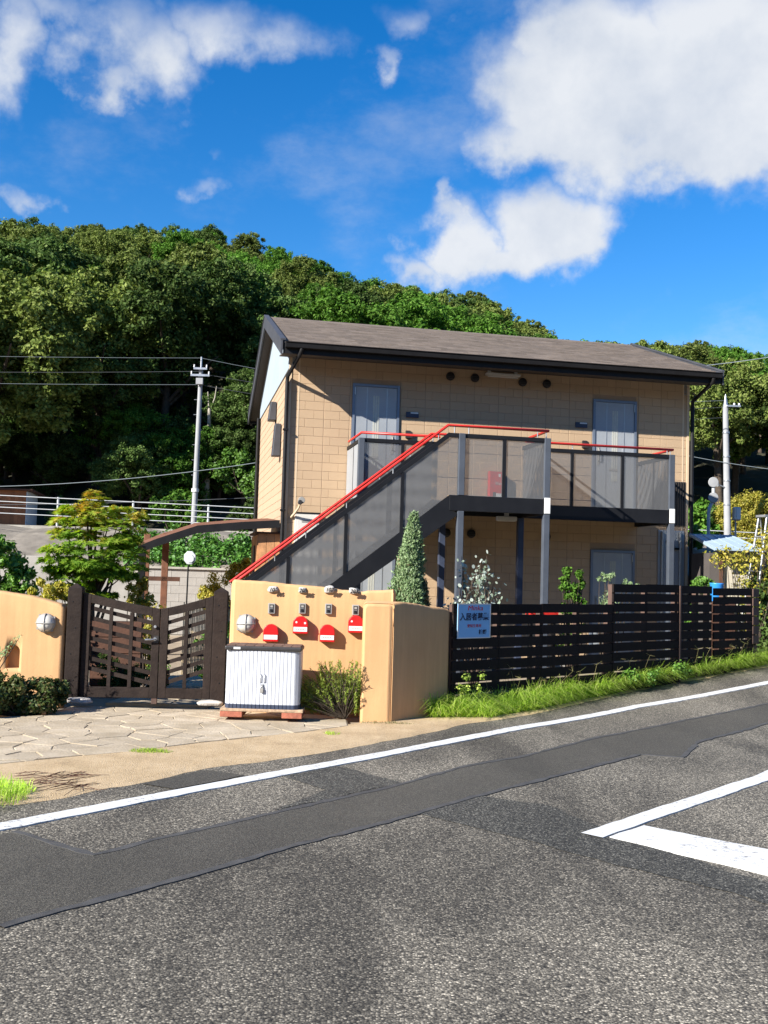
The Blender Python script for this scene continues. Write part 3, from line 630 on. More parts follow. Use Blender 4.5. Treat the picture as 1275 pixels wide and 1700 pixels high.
MB().tube([(RS1-.2, gt, gz), (RS1-.2, gt, gz-.06), (HS1+.065, -.05, gz-.3), (HS1+.065, -.045, gz-.42), (HS1+.065, -.045, .1)], .036, 10).build('downpipe', 'dark_trim', house)
MB().tube([(HS0-.07, HDp-.05, EZ1-.2), (HS0-.07, HDp-.05, .3)], .034, 8).build('downpipe', 'dark_trim', house)
for z in (1.2, 2.6, 4.0):
    MB().box(-.26, -.17, -.105, -.02, z, z+.03).build('pipe_clip', 'dark_trim', house)
# doors
for i, (a, b, c, d) in enumerate(DOORS):
    fr = MB(); w = .045
    fr.box(a, a+w, -.03, .011, c, d); fr.box(b-w, b, -.03, .011, c, d); fr.box(a+w, b-w, -.03, .011, d-w, d)
    dr = MB().box(a+w+.004, b-w-.004, -.012, .011, c+.01, d-w-.004).build('door', 'door', house)
    fr.build('frame', 'door_frame', dr)
    m_ = (a+b)/2
    for q in (-.16, .2 if i % 2 == 0 else .19):
        MB().box(m_+q-.008, m_+q+.008, -.016, -.0125, c+.03, d-w-.01).build('groove_strip', 'silver', dr)
    for q in (-.035, .005, .045): MB().box(m_+q-.015, m_+q+.015, -.0155, -.0125, c+.55, d-.2).build('pane', 'door_glass', dr)
    side = 1 if i % 2 == 0 else -1
    hx = (b-w-.07) if side > 0 else (a+w+.07)
    h = MB().box(hx-.025, hx+.025, -.02, -.0125, c+.85, c+1.2); h.tube([(hx, -.02, c+.92), (hx, -.06, c+.95), (hx, -.06, c+1.12), (hx, -.02, c+1.15)], .011, 8); h.build('handle', 'lamp_grey', dr)
    hy = (a+w*.5) if side > 0 else (b-w*.5)
    MB().tube([(hy+side*.025, -.034, d-.2), (hy+side*.025, -.034, d-.07)], .012, 8).build('hinge', 'silver', dr)
    MB().box(m_-.1, m_+.06, -.02, -.0125, c+.75, c+.8).build('mail_slot', 'lamp_grey', dr)
# recess cover and pipes at the right end, lower storey
MB().box(6.80, 7.32, -.02, .011, .1, 2.53).build('utility_panel', 'door', house)
for x in (6.86, 7.22): MB().tube([(x, -.06, .1), (x, -.06, 2.5)], .025, 8).build('pipe', 'silver', house)
for k in range(2): MB().box(6.95+k*.16, 7.09+k*.16, -.07, -.021, 2.3-k*.13, 2.34-k*.13).build('louver', 'dark_trim', house)
tag(MB().box(6.55, 7.34, -.02, -.004, 2.62, 3.45).build('panel_shadow', 'soffit', house))  # dark plate drawn as the shadow the gallery's mesh end panel casts here
for k in range(16): MB().box(6.57+k*.048, 6.585+k*.048, -.034, -.021, 2.63, 3.44).build('shadow_bar', 'dark_trim', house)  # dark bars drawn as the streaks in that cast shadow
# vents, name plates, bells, lamps
for x, z in ((2.72, 5.15), (3.18, 5.15), (4.085, 5.13), (4.55, 5.13), (2.72, 2.33), (3.18, 2.33), (4.6, 2.33)):
    v_ = MB().lathe([(.075, .0), (.08, -.03), (.07, -.055), (.03, -.06)], (x, 0, z), 'y', 18).build('vent', 'dark_plastic', house)
    for q in (-.03, 0, .03): MB().box(x-.06, x+.06, -.066, -.061, z+q-.006, z+q+.006).build('slat', 'black_steel', v_)
for x in (1.925, 5.125):
    MB().box(x, x+.23, -.03, -.001, 4.36, 4.46).build('name_plate', 'navy', house, bevel=.004); MB().box(x+.08, x+.22, -.032, -.0301, 4.43, 4.455).build('plate_label', 'white_plastic', house)
for x in (1.925, 5.26): MB().prism([(x, 3.99), (x, 4.12), (x+.07, 4.12), (x+.12, 4.09), (x+.12, 3.99)], 'y', -.06, -.001).build('doorbell', 'dark_plastic', house)
lt = MB().box(3.36, 4.0, -.16, -.02, 5.2, 5.245).build('ceiling_lamp', 'meter_grey', house, bevel=.01); MB().tube([(3.4, -.1, 5.19), (3.96, -.1, 5.19)], .02, 8).build('tube', 'lamp_glass', lt)
MB().box(3.4, 3.45, -.12, -.06, 5.245, 5.3).build('lamp_bracket', 'meter_grey', lt); MB().box(3.9, 3.95, -.12, -.06, 5.245, 5.3).build('lamp_bracket', 'meter_grey', lt)
mb_ = MB().box(.005, .43, -.045, .011, 1.0, 2.57).build('meter_cabinet', 'meter_grey', house, bevel=.006); MB().box(.05, .385, -.052, -.046, 1.05, 2.53).build('cabinet_door', 'meter_grey', mb_)
MB().box(.12, .3, -.058, -.053, 2.42, 2.46).build('label_slot', 'lamp_grey', mb_); MB().box(-.01, .445, -.055, .01, 2.572, 2.595).build('cabinet_hood', 'dark_trim', mb_)
fl = empty('floodlight', B(-.06, -.04, 2.5), TH, 'grey floodlight on a curved white arm at the building corner', 'lamp')
MB().tube([(0, .03, 0), (.05, -.1, .07), (.1, -.2, .16), (.12, -.24, .24)], [.022, .022, .018, .015], 8).build('arm', 'corner_trim', fl)
MB().lathe([(.02, .03), (.05, .0), (.06, -.09), (.055, -.1)], (.13, -.24, .28), 'y', 16).build('head', 'lamp_grey', fl)
MB().lathe([(.03, -.12), (.042, -.17), (.03, -.172)], (.1, -.2, .24), 'y', 14).build('sensor', 'dark_plastic', fl)
# side wall fittings
for t, z0, z1, w, nm in ((2.2, 4.5, 4.86, .3, 'vent_hood'), (1.1, 3.68, 4.28, .26, 'meter_box')):
    MB().hexa([(HS0-.17, t, z0), (HS0-.02, t, z0), (HS0-.02, t+w, z0), (HS0-.17, t+w, z0), (HS0-.13, t, z1), (HS0-.02, t, z1), (HS0-.02, t+w, z1), (HS0-.13, t+w, z1)]).build(nm, 'trim_side', house, bevel=.012)
MB().tube([(HS0-.03, 2.25, 4.5), (HS0-.03, 2.25, 4.3), (HS0-.03, 1.5, 4.3)], .012, 6).build('conduit', 'dark_trim', house)

# ================================================================ outside staircase with gallery (same local frame)
st = empty('steel_staircase', HO, TH, 'black steel outside staircase and upper gallery with perforated panels and red handrails', 'staircase')
TB, TL = -1.35, -2.5; FZ0, FZ1 = 2.57, 2.81; K = .79
LS0, LS1 = 2.27, 3.66; GS0, GS1 = .9, 6.36
def part(mb, name, mat='black_steel', bevel=0): return mb.build(name, mat, st, bevel)
part(MB().box(GS0+.05, GS1-.05, TB+.05, -.02, 2.74, 2.80), 'gallery_floor'); part(MB().box(LS0+.05, LS1-.05, TL+.05, TB+.049, 2.741, 2.801), 'landing_floor')
for k in range(9):
    y = TB+.08+k*.14; part(MB().box(GS0+.06, GS1-.06, y, y+.05, 2.68, 2.739), 'deck_rib')
part(MB().box(GS0-.04, GS1+.04, TB-.04, TB+.04, FZ0, FZ1-.003), 'gallery_beam', bevel=.004)
part(MB().box(GS0-.04, GS0+.04, TB+.041, -.01, FZ0, FZ1-.003), 'end_beam'); part(MB().box(GS1-.04, GS1+.04, TB+.041, -.01, FZ0, FZ1-.003), 'end_beam')
part(MB().box(LS0-.18, LS1+.04, TL-.04, TL+.04, FZ0, FZ1), 'landing_beam', bevel=.004); part(MB().box(LS1-.04, LS1+.039, TL+.041, TB-.041, FZ0, FZ1), 'landing_beam')
for x in np.arange(LS1+.1, 5.2, .045): part(MB().box(x, x+.02, TB-.055, TB-.041, FZ0+.02, FZ1-.01), 'beam_rib') if False else None
# stringers
SC = 2.085
def zs(s): return 2.805+(s-SC)*K
SF = SC-(2.805-.1)/K
for t in (TL, TB-.1):
    part(MB().prism([(LS0-.18, FZ1), (SC, 2.805), (SF, zs(SF)), (SF, 0.02), (SF+.16, .02), (SC+.16, zs(SC)-.285)]+[(LS0-.18, FZ0)], 'y', t-.03, t+.03), 'stringer')
    part(MB().box(SF-.05, SF+.25, t-.06, t+.06, -.02, .02), 'foot_plate')
NT = 13
for k in range(1, NT+1):
    z = 2.8*k/(NT+1); s = SC-.02-(2.8-z)/K
    part(MB().box(s-.02, s+.25, TL+.031, TB-.131, z-.03, z), 'tread')
# panels: list of (polygon in s,z , t)
def frame_panel(s0, s1, z0, t, stiles, h=.90, y=False, kk=0., sref=0.):
    """perforated panel with black top rail; kk = slope"""
    def q(s, z): return z+(s-sref)*kk
    if y:      # panel across t (s0,s1 are t values, t is s)
        part(MB().box(t-.004, t+.004, s0, s1, z0, z0+h), 'mesh_panel', 'perforated_steel'); part(MB().box(t-.025, t+.025, s0, s1, z0+h, z0+h+.06), 'top_rail')
        for w in stiles: part(MB().box(t-.018, t+.018, w-.018, w+.018, z0, z0+h), 'stile')
        return
    part(MB().hexa([(s0, t-.004, q(s0, z0)), (s1, t-.004, q(s1, z0)), (s1, t+.004, q(s1, z0)), (s0, t+.004, q(s0, z0)), (s0, t-.004, q(s0, z0+h)), (s1, t-.004, q(s1, z0+h)), (s1, t+.004, q(s1, z0+h)), (s0, t+.004, q(s0, z0+h))]), 'mesh_panel', 'perforated_steel')
    a = z0+h; b = a+(.06 if not kk else .085)
    part(MB().hexa([(s0, t-.025, q(s0, a)), (s1, t-.025, q(s1, a)), (s1, t+.025, q(s1, a)), (s0, t+.025, q(s0, a)), (s0, t-.025, q(s0, b)), (s1, t-.025, q(s1, b)), (s1, t+.025, q(s1, b)), (s0, t+.025, q(s0, b))]), 'top_rail')
    for w in stiles: part(MB().box(w-.025, w+.025, t-.022, t+.022, q(w, z0)-.05, q(w, z0+h)), 'stile')
frame_panel(LS0+.05, LS1-.05, FZ1, TL, [2.96]); frame_panel(SC-.02, LS0-.05, FZ1, TL, [])
for t in (TL, TB-.1): frame_panel(SF+.25, SC-.02, 2.81-.0, t, [1.35, .5, -.35] if t == TL else [1.35, .5, -.35], kk=K, sref=SC, h=.9)
frame_panel(GS0+.05, LS0-.08, FZ1, TB, [1.59]); frame_panel(LS1+.02, GS1-.05, FZ1, TB, [4.54, 5.455])
frame_panel(TL+.05, TB-.05, FZ1, LS1, [], y=True); frame_panel(TB+.05, -.03, FZ1, GS0, [-.7], y=True); frame_panel(TB+.05, -.03, FZ1, GS1, [-.7], y=True)
# solid grey-white side plate on the left end of the gallery
part(MB().box(GS0-.015, GS0-.008, TB+.08, -.03, FZ1+.01, FZ1+.89), 'end_plate', 'door')
# posts
for (s, t, z1, m) in ((LS0, TL, 3.77, 'post_steel'), (LS1, TL, 3.77, 'post_steel'), (GS1, TB, 3.77, 'post_steel'), (GS0, TB, 3.77, 'post_steel')):
    p = part(MB().box(s-.05, s+.05, t-.05, t+.05, FZ1+.001, z1), 'post', m, .008)
    p = part(MB().box(s-.05, s+.05, t-.055, t+.045, -.02, FZ0-.001), 'post', m, .008)
for (s, t) in ((LS0+.02, TB), (LS1-.02, TB)):
    part(MB().box(s-.05, s+.05, t-.05, t+.05, -.02, FZ0-.001), 'post', 'navy', .006)
for (s, t) in ((LS1, TL), (GS1, TB)): part(MB().box(s-.045, s+.055, t-.058, t-.041, FZ0+.01, FZ1+.02), 'end_cap', 'white_plastic', .006)
# red handrails on brackets
def rail(pts, br):
    part(MB().tube(pts, .022, 10), 'handrail', 'red_paint')
    for p in br: part(MB().tube([p, (p[0], p[1], p[2]-.12)], .009, 6), 'rail_bracket', 'silver')
RH = 3.89
def zr(s): return RH+(s-2.05)*K
rail([(SF+.2, TL, zr(SF+.2)), (2.05, TL, RH), (LS1+.02, TL, RH), (LS1+.02, TB-.25, RH)], [(2.15, TL, RH), (2.38, TL, RH), (3.5, TL, RH), (LS1+.02, -2.4, RH)]+[(s, TL, zr(s)) for s in (1.9, 1.2, .5, -.1, -.55)])
rail([(SF+.2, TB-.1, zr(SF+.2)), (2.05, TB-.1, RH), (2.3, TB-.1, RH)], [(s, TB-.1, zr(s)) for s in (1.7, 1.2, .5, -.1, -.55)])
rail([(GS0, -.1, 3.86), (GS0, TB, 3.86), (LS0-.05, TB, 3.86)], [(GS0+.2, TB, 3.86), (2.1, TB, 3.86), (GS0, -.3, 3.86)])
rail([(LS1+.05, TB, 3.86), (GS1+.03, TB, 3.86), (GS1+.03, -.3, 3.86)], [(4.54, TB, 3.86), (5.45, TB, 3.86), (6.28, TB, 3.86), (GS1+.03, -1.25, 3.86)])
lu = empty('gallery_lamp', B(3.2, -1.95, 2.57), TH, 'pale lamp fixed under the stair landing', 'lamp')
MB().box(-.16, .16, -.06, .06, -.09, -.02).build('housing', 'meter_grey', lu, .01); MB().box(-.03, .03, -.03, .03, -.02, .17).build('bracket', 'meter_grey', lu); MB().box(-.14, .14, -.045, .045, -.1, -.091).build('lens', 'lamp_glass', lu)
fe = empty('fire_extinguisher_box', B(3.46, -.16, 2.801), TH, 'red fire extinguisher box standing on the gallery floor against the wall', 'extinguisher box')
MB().box(0, .27, 0, .14, 0, .66).build('body', 'mail_red', fe, .01); MB().box(.16, .2, -.003, -.0005, .56, .62).build('sticker', 'white_plastic', fe); MB().box(.12, .25, -.003, -.0005, .12, .26).build('sticker', 'white_plastic', fe); MB().box(.06, .12, -.003, -.0005, .18, .28).build('sticker', 'dark_plastic', fe)
text('消火器', .055, 'white_plastic', fe, (.18, -.004, .44), (R(90), 0, 0))

# ================================================================ pergola and wooden hut at the left side wall
pg = empty('pergola', HO, TH, 'brown timber pergola roof with dark gutter beside the building', 'pergola')
FR = [(-2.62, -.05, 1.86), (-2.3, -.05, 2.0), (-1.65, -.05, 2.24), (-.9, -.05, 2.33), (-.26, -.05, 2.385)]
for (a, b) in zip(FR[:-1], FR[1:]):
    MB().hexa([(a[0], -.09, a[2]-.075), (b[0], -.09, b[2]-.075), (b[0], -.0, b[2]-.075), (a[0], -.0, a[2]-.075), (a[0], -.09, a[2]+.055), (b[0], -.09, b[2]+.055), (b[0], -.0, b[2]+.055), (a[0], -.0, a[2]+.055)]).build('gutter_beam', 'dark_trim', pg)
NB = 9
for k in range(NB):
    t0, t1 = .02+k*.27, .02+(k+1)*.27-.012
    for (a, b) in zip(FR[:-1], FR[1:]):
        z = lambda p, t: p[2]+.03+t*.06
        MB().hexa([(a[0], t0, z(a, t0)), (b[0], t0, z(b, t0)), (b[0], t1, z(b, t1)), (a[0], t1, z(a, t1)), (a[0], t0, z(a, t0)+.025), (b[0], t0, z(b, t0)+.025), (b[0], t1, z(b, t1)+.025), (a[0], t1, z(a, t1)+.025)]).build('roof_plank', 'pergola_wood', pg)
for p in FR[1:-1]:
    MB().hexa([(p[0]-.03, .0, p[2]-.04), (p[0]+.03, .0, p[2]-.04), (p[0]+.03, 2.5, p[2]+.1), (p[0]-.03, 2.5, p[2]+.1), (p[0]-.03, .0, p[2]+.028), (p[0]+.03, .0, p[2]+.028), (p[0]+.03, 2.5, p[2]+.168), (p[0]-.03, 2.5, p[2]+.168)]).build('rafter', 'rust', pg)
MB().box(-2.6, -2.48, -.09, .03, 0, 1.93).build('post', 'dark_trim', pg, .01); MB().box(-2.24, -2.12, 1.4, 1.52, 0, 2.2).build('post', 'pergola_wood', pg, .01)
MB().box(-2.6, -2.48, 2.3, 2.42, 0, 2.2).build('post', 'pergola_wood', pg, .01)
MB().box(-2.7, -1.9, 1.4, 1.48, 1.32, 1.4).build('cross_bar', 'rust', pg)
hut = empty('wooden_cupboard', HO, TH, 'small vertical-plank wooden cupboard against the beige side wall', 'cupboard')
for k in range(9): MB().box(-.62, -.6, .12+k*.15, .12+k*.15+.142, .05, 2.18).build('plank', 'hut_wood', hut)
for k in range(3): MB().box(-.6+k*.14, -.6+k*.14+.134, .095, .118, .05, 2.2).build('plank', 'hut_wood', hut)
MB().box(-.598, -.19, .121, 1.45, .05, 2.15).build('carcass', 'shed_dark', hut); MB().box(-.64, -.621, .55, .85, 1.5, 2.0).build('window', 'dark_plastic', hut)
MB().box(-.66, -.17, .06, 1.5, 2.2, 2.235).build('roof', 'rust', hut); MB().box(-.75, -.25, -.35, .06, .0, 1.32).build('bin_front', 'siding_side', hut, .02)

# ================================================================ stucco garden walls
def stucco(name, Lp, Rp, top, zb, n, parent, r=.035, mat='stucco', amp=.004):
    """wall between two plan polylines with a rounded, slightly uneven top"""
    def res(P):
        P = np.array(P, float); d = np.r_[0, np.cumsum(np.linalg.norm(np.diff(P, axis=0), axis=1))]; q = np.linspace(0, d[-1], n)
        return np.stack([np.interp(q, d, P[:, i]) for i in range(P.shape[1])], 1), d/d[-1]
    A, da = res(Lp); C, _ = res(Rp); tz = np.interp(np.linspace(0, 1, n), [p[0] for p in top], [p[1] for p in top])
    tz = tz+np.convolve(rng.normal(size=n+8)*amp*2.5, np.ones(9)/9, 'valid')
    rings = []
    def ring(a, c, z, ins=0.):
        w = np.linalg.norm(c-a); e = (c-a)/w; a = a+e*ins; c = c-e*ins; z = z-ins; k = []
        for f in np.linspace(0, 1, 7): k.append((*a, zb+(z-r-zb)*f))
        for ang in (30, 60): k.append((*(a+e*r*(1-math.cos(R(ang)))), z-r+r*math.sin(R(ang))))
        k.append((*(a+e*r), z)); k.append((*(c-e*r), z))
        for ang in (60, 30): k.append((*(c-e*r*(1-math.cos(R(ang)))), z-r+r*math.sin(R(ang))))
        for f in np.linspace(1, 0, 7): k.append((*c, zb+(z-r-zb)*f))
        return k
    d0 = nrm((A[1]+C[1])-(A[0]+C[0])); d1 = nrm((A[-1]+C[-1])-(A[-2]+C[-2]))
    for q, ins in ((0., r), (r*.3, r*.35), (r, 0.)): rings.append(ring(A[0]+d0*q, C[0]+d0*q, tz[0], ins))
    for i in range(1, n-1): rings.append(ring(A[i], C[i], tz[i]))
    for q, ins in ((r, 0.), (r*.3, r*.35), (0., r)): rings.append(ring(A[-1]-d1*q, C[-1]-d1*q, tz[-1], ins))
    k = len(rings[0]); V = np.array([p for g in rings for p in g]); V += np.convolve(rng.normal(size=len(V)+4), np.ones(5)/5, 'valid')[:, None]*np.array([.5, .5, 0])*amp
    F = [(i*k+j, i*k+j+1, (i+1)*k+j+1, (i+1)*k+j) for i in range(len(rings)-1) for j in range(k-1)]
    mb = MB().add(V, F, True); m = len(rings)
    mb.f += [tuple(range(k-1, -1, -1)), tuple(range((m-1)*k, m*k))]; mb.sm += [False, False]
    o = mb.build(name, mat, parent)
    import bmesh
    bm = bmesh.new(); bm.from_mesh(o.data); bmesh.ops.recalc_face_normals(bm, faces=bm.faces); bm.to_mesh(o.data); bm.free(); return o
mw = empty('stucco_wall', (-.8, 11.5, 0), 0, 'orange stucco wall carrying the mailboxes, ending in a pillar and curved return', 'wall')
MWY = 11.42
def loc_(P): return [(p[0]+.8, p[1]-11.5) for p in P]
stucco('mailbox_wall', loc_([(-1.675, MWY-.02), (-.8, MWY), (.16, MWY+.1)]), loc_([(-1.66, MWY+.14), (-.8, MWY+.16), (.16, MWY+.26)]),
       [(0, 1.47), (.04, 1.475), (.25, 1.45), (.45, 1.425), (.56, 1.415), (.615, 1.40), (.66, 1.385), (.74, 1.375), (.80, 1.372), (.82, 1.39), (1, 1.41)], -.05, 70, mw)
stucco('return_wall', loc_([(-.195, 10.95), (-.17, 11.3), (.15, 11.5), (.62, 11.88)]), loc_([(.125, 10.985), (.3, 11.2), (.52, 11.46), (.795, 11.76)]),
       [(0, 1.265), (.08, 1.275), (.2, 1.285), (.4, 1.265), (.65, 1.235), (1, 1.205)], -.05, 60, mw)
lw = empty('stucco_wall', (-4, 11.3, 0), 0, 'orange stucco wall with arched niche beside the left gate post', 'wall')
wob = stucco('wall_body', [(p[0]+4, p[1]-11.3) for p in [(-3.53, 11.47), (-3.8, 11.46), (-4.3, 11.42), (-5.0, 11.33), (-6.5, 11.0)]], [(p[0]+4, p[1]-11.3) for p in [(-3.53, 11.66), (-3.82, 11.65), (-4.33, 11.61), (-5.05, 11.52), (-6.58, 11.19)]],
       [(0, 1.125), (.05, 1.165), (.12, 1.215), (.25, 1.265), (.4, 1.28), (1, 1.30)], -.05, 70, lw)
nc = atY(20, 1090, 11.42); cut = MB()
arch = [(-.075, -.13), (.075, -.13), (.075, .06)]+[(.075*math.cos(a), .06+.07*math.sin(a)) for a in np.linspace(.3, math.pi-.3, 7)]+[(-.075, .06)]
cut.prism(arch, 'y', -.3, .1); co_ = cut.build('cutter', 'stucco', None, loc=(nc[0], nc[1]+.03, nc[2]), rz=R(5))
bo = wob.modifiers.new('niche', 'BOOLEAN'); bo.operation = 'DIFFERENCE'; bo.solver = 'EXACT'; bo.object = co_
bpy.context.view_layer.update(); dg = bpy.context.evaluated_depsgraph_get(); me = bpy.data.meshes.new_from_object(wob.evaluated_get(dg))
wob.modifiers.clear()
if len(me.vertices) > 500: wob.data = me
bpy.data.objects.remove(co_)

# ---------------------------------------------------------------- fittings on the mailbox wall
def wallY(x): return MWY-.02+(x+1.675)*(.02/.875) if x < -.8 else MWY+(x+.8)*(.1/.96)
WR = .05
MAILS = [(-1.211, .896, 'red mailbox below the leftmost doorbell, its white label blank', 0), (-.888, .991, 'red mailbox with two white stickers, under the number 205 stone', 1), (-.591, .907, 'red mailbox under the number 107 stone, hung low', 2), (-.281, 1.015, 'red mailbox tucked against the pillar, half hidden', 3)]
def mailbox(x, z, label, k):
    e = empty('mailbox', (x, wallY(x)-.002, z), WR, label, 'mailbox', 'mailboxes on the orange wall'); w, h, dp = .083, .095, .085
    pr = [(-w, -h), (w, -h), (w, .02)]+[(w*math.cos(a), .02+.075*math.sin(a)) for a in np.linspace(.15, math.pi-.15, 13)]+[(-w, .02)]
    MB().prism(pr, 'y', -dp, 0).build('body', 'mail_red', e, .005)
    MB().prism([(a*.93, b*.93 if b > 0 else b*.1-.012) for a, b in pr], 'y', -dp-.006, -dp-.0005).build('lid', 'mail_red', e, .002)
    MB().box(-w*.9, w*.9, -dp-.004, -dp-.0005, -.072, -.02).build('label', 'white_plastic', e)
    MB().box(-w, w, -dp-.008, -dp-.0045, -.012, -.004).build('lid_hinge', 'mail_red', e)
    if k in (1, 3): MB().lathe([(.011, 0), (.011, -.002)], (-.045, -dp-.0065, .03), 'y', 10).build('sticker', 'white_plastic', e); 
    if k == 1: MB().lathe([(.012, 0), (.012, -.002)], (.05, -dp-.0065, .022), 'y', 10).build('sticker', 'white_plastic', e)
    if k: 
        for q in range(5): MB().box(-.045+q*.019, -.033+q*.019, -dp-.0048, -dp-.0041, -.053, -.04).build('print_mark', 'lamp_grey', e)
for q in MAILS: mailbox(*q)
for k, (x, z) in enumerate([(-1.214, 1.161), (-.874, 1.171), (-.586, 1.173), (-.286, 1.168)]):
    n_ = ('106', '205', '107', '203')[k]
    e = empty('doorbell', (x, wallY(x)-.001, z), WR, ('grey doorbell intercom above the mailbox with a blank label', 'grey doorbell intercom above the mailbox with two stickers', 'grey doorbell intercom above the low mailbox beside the pillar one', 'grey doorbell intercom touching the mailbox at the pillar')[k], 'doorbell', 'doorbells on the orange wall')
    MB().box(-.039, .039, -.035, 0, -.058, .058).build('casing', 'lamp_grey', e, .006); MB().box(-.024, .024, -.038, -.0355, -.045, .045).build('face', 'dark_plastic', e)
    MB().lathe([(.013, 0), (.012, -.006)], (0, -.0385, -.022), 'y', 12).build('button', 'black_steel', e); MB().box(-.014, .014, -.04, -.0385, .012, .034).build('speaker_grille', 'lamp_grey', e); MB().box(-.02, .016, -.0405, -.0386, -.004, .001).build('glint_strip', 'silver', e)
def lump(sx, sy, sz, mat, name, parent=None, loc=None, seed=0, cubic=.6, sub=3):
    import bmesh
    bm = bmesh.new(); bmesh.ops.create_icosphere(bm, subdivisions=sub, radius=1); rr = random.Random(seed); ph = [rr.uniform(0, 6) for _ in range(6)]
    for v in bm.verts:
        d = v.co.normalized(); m = max(abs(d.x), abs(d.y), abs(d.z)); v.co = d*((1-cubic)+cubic/m*.8)
        v.co *= 1+.08*math.sin(3*d.x+ph[0]+2*d.z)+.07*math.sin(4*d.y+ph[1]+3*d.x)+.05*math.sin(6*d.z+ph[2])
        v.co.x *= sx; v.co.y *= sy; v.co.z *= sz
    for f in bm.faces: f.smooth = True
    me = bpy.data.meshes.new(name); bm.to_mesh(me); bm.free(); me.materials.append(MATS[mat]); o = bpy.data.objects.new(name, me); COL.objects.link(o)
    if parent: o.parent = parent
    if loc is not None: o.location = loc
    return o
for k, (x, z, n_) in enumerate([(-1.208, 1.368, '106'), (-.88, 1.368, '205'), (-.585, 1.385, '107'), (-.315, 1.374, '203')]):
    e = empty('number_stone', (x, wallY(x), z), WR, 'pale stone painted with the number %s set in the wall' % n_, 'stone', 'number stones')
    lump(.06 if k != 1 else .05, .03, .038+.01*(k == 2), 'stone', 'stone_body', e, (0, -.006, .004), k)
    text(n_, .056, 'ink', e, (.004, -.062, .0), (R(90), 0, 0), 'number', .006, shear=.25, bold=.0022)
def bulkhead(loc, rz, label):
    e = empty('wall_lamp', loc, rz, label, 'lamp', 'round bulkhead lamps')
    MB().lathe([(.098, .0), (.108, -.012), (.106, -.035), (.094, -.045)], (0, 0, 0), 'y', 28).build('base_ring', 'lamp_grey', e)
    MB().lathe([(.093, -.04), (.088, -.062), (.07, -.085), (.04, -.1), (.01, -.104)], (0, 0, 0), 'y', 28).build('glass_dome', 'lamp_glass', e)
    for v_ in (0, 1):
        pts = [(.103*math.cos(a), -.04-.068*math.sin(a), 0) for a in np.linspace(0, math.pi, 15)]
        if v_: pts = [(0, p[1], p[0]) for p in pts]
        MB().tube(pts, .0065, 6).build('cage_bar', 'lamp_grey', e)
    for a in (R(35), R(215), R(-50), R(130)): MB().lathe([(.014, 0), (.014, -.03)], (.108*math.cos(a), 0, .108*math.sin(a)), 'y', 8).build('lug', 'lamp_grey', e)
bulkhead((-1.49, wallY(-1.49)-.001, .985), WR, 'round caged bulkhead lamp left of the red mailboxes')
q = atY(77, 1034, 11.458); bulkhead((q[0], q[1], q[2]), R(3), 'round caged bulkhead lamp above the arched niche')

# ---------------------------------------------------------------- storage cabinet on its stand
CX0, CX1, CY = -1.60, -.825, 10.74
stand = empty('cabinet_stand', (-1.2, CY, .06), 0, 'low stand of a speckled slab on red bricks under the white cabinet', 'stand')
MB().box(-.44, .42, -.03, .36, .055, .085).build('slab', 'slab', stand, .006)
for x0, x1 in ((-.44, -.21), (.2, .41)): MB().box(x0, x1, -.028, .2, -.005, .054).build('brick', 'brick_red', stand, .006)
for x0, x1 in ((-.44, -.21), (.2, .41)): MB().box(x0, x1, .21, .35, -.005, .054).build('brick', 'brick_red', stand, .006)
cb = empty('storage_cabinet', ((CX0+CX1)/2, CY, .145), 0, 'white ribbed storage cabinet with dark lid in front of the mailboxes', 'cabinet')
hw = (CX1-CX0)/2; nr = 19; front = []
for k in range(nr):
    a = -hw+.012+k*(2*hw-.024)/nr; b = -hw+.012+(k+1)*(2*hw-.024)/nr
    def yb(x): return -.018*(1-(x/hw)**2)+(.03*max(0, (abs(x)-hw*.86)/(hw*.14))**2)
    front += [(a+.0005, yb(a)+.007), (a+.004, yb(a)), (b-.004, yb(b)), (b-.0005, yb(b)+.007)]
poly = front+[(hw, .05), (hw, .33), (-hw, .33), (-hw, .05)]
MB().prism(poly, 'z', .045, .60).build('body', 'cabinet_white', cb)
MB().prism([(a*1.004, b-.003 if b < .04 else b) for a, b in poly], 'z', 0, .0445).build('base', 'navy', cb)
lid = MB().box(-hw-.012, hw+.012, -.035, .345, .602, .645).build('lid', 'dark_plastic', cb, .012)
for i in range(8):
    for j in range(3): MB().box(-hw+.005+i*.0965, -hw+.095+i*.0965, -.02+j*.12, .092+j*.12, .6455, .654).build('lid_tile', 'brown_tile', cb)
MB().box(-hw+.08, -hw+.15, -.0375, -.0355, .612, .634).build('badge', 'white_plastic', cb)
for x in (-.02, .02): MB().tube([(x, -.012, .36), (x, -.032, .355), (x, -.032, .28), (x, -.012, .275)], .005, 6).build('handle', 'silver', cb)
pl = MB().box(-.016, .016, -.045, -.025, .17, .215).build('padlock', 'lamp_grey', cb, .004); MB().tube([(-.01, -.035, .21), (-.01, -.035, .235), (.01, -.035, .235), (.01, -.035, .21)], .0035, 6).build('shackle', 'silver', pl)
MB().box(-.012, .012, -.03, -.019, .22, .255).build('hasp', 'silver', cb)

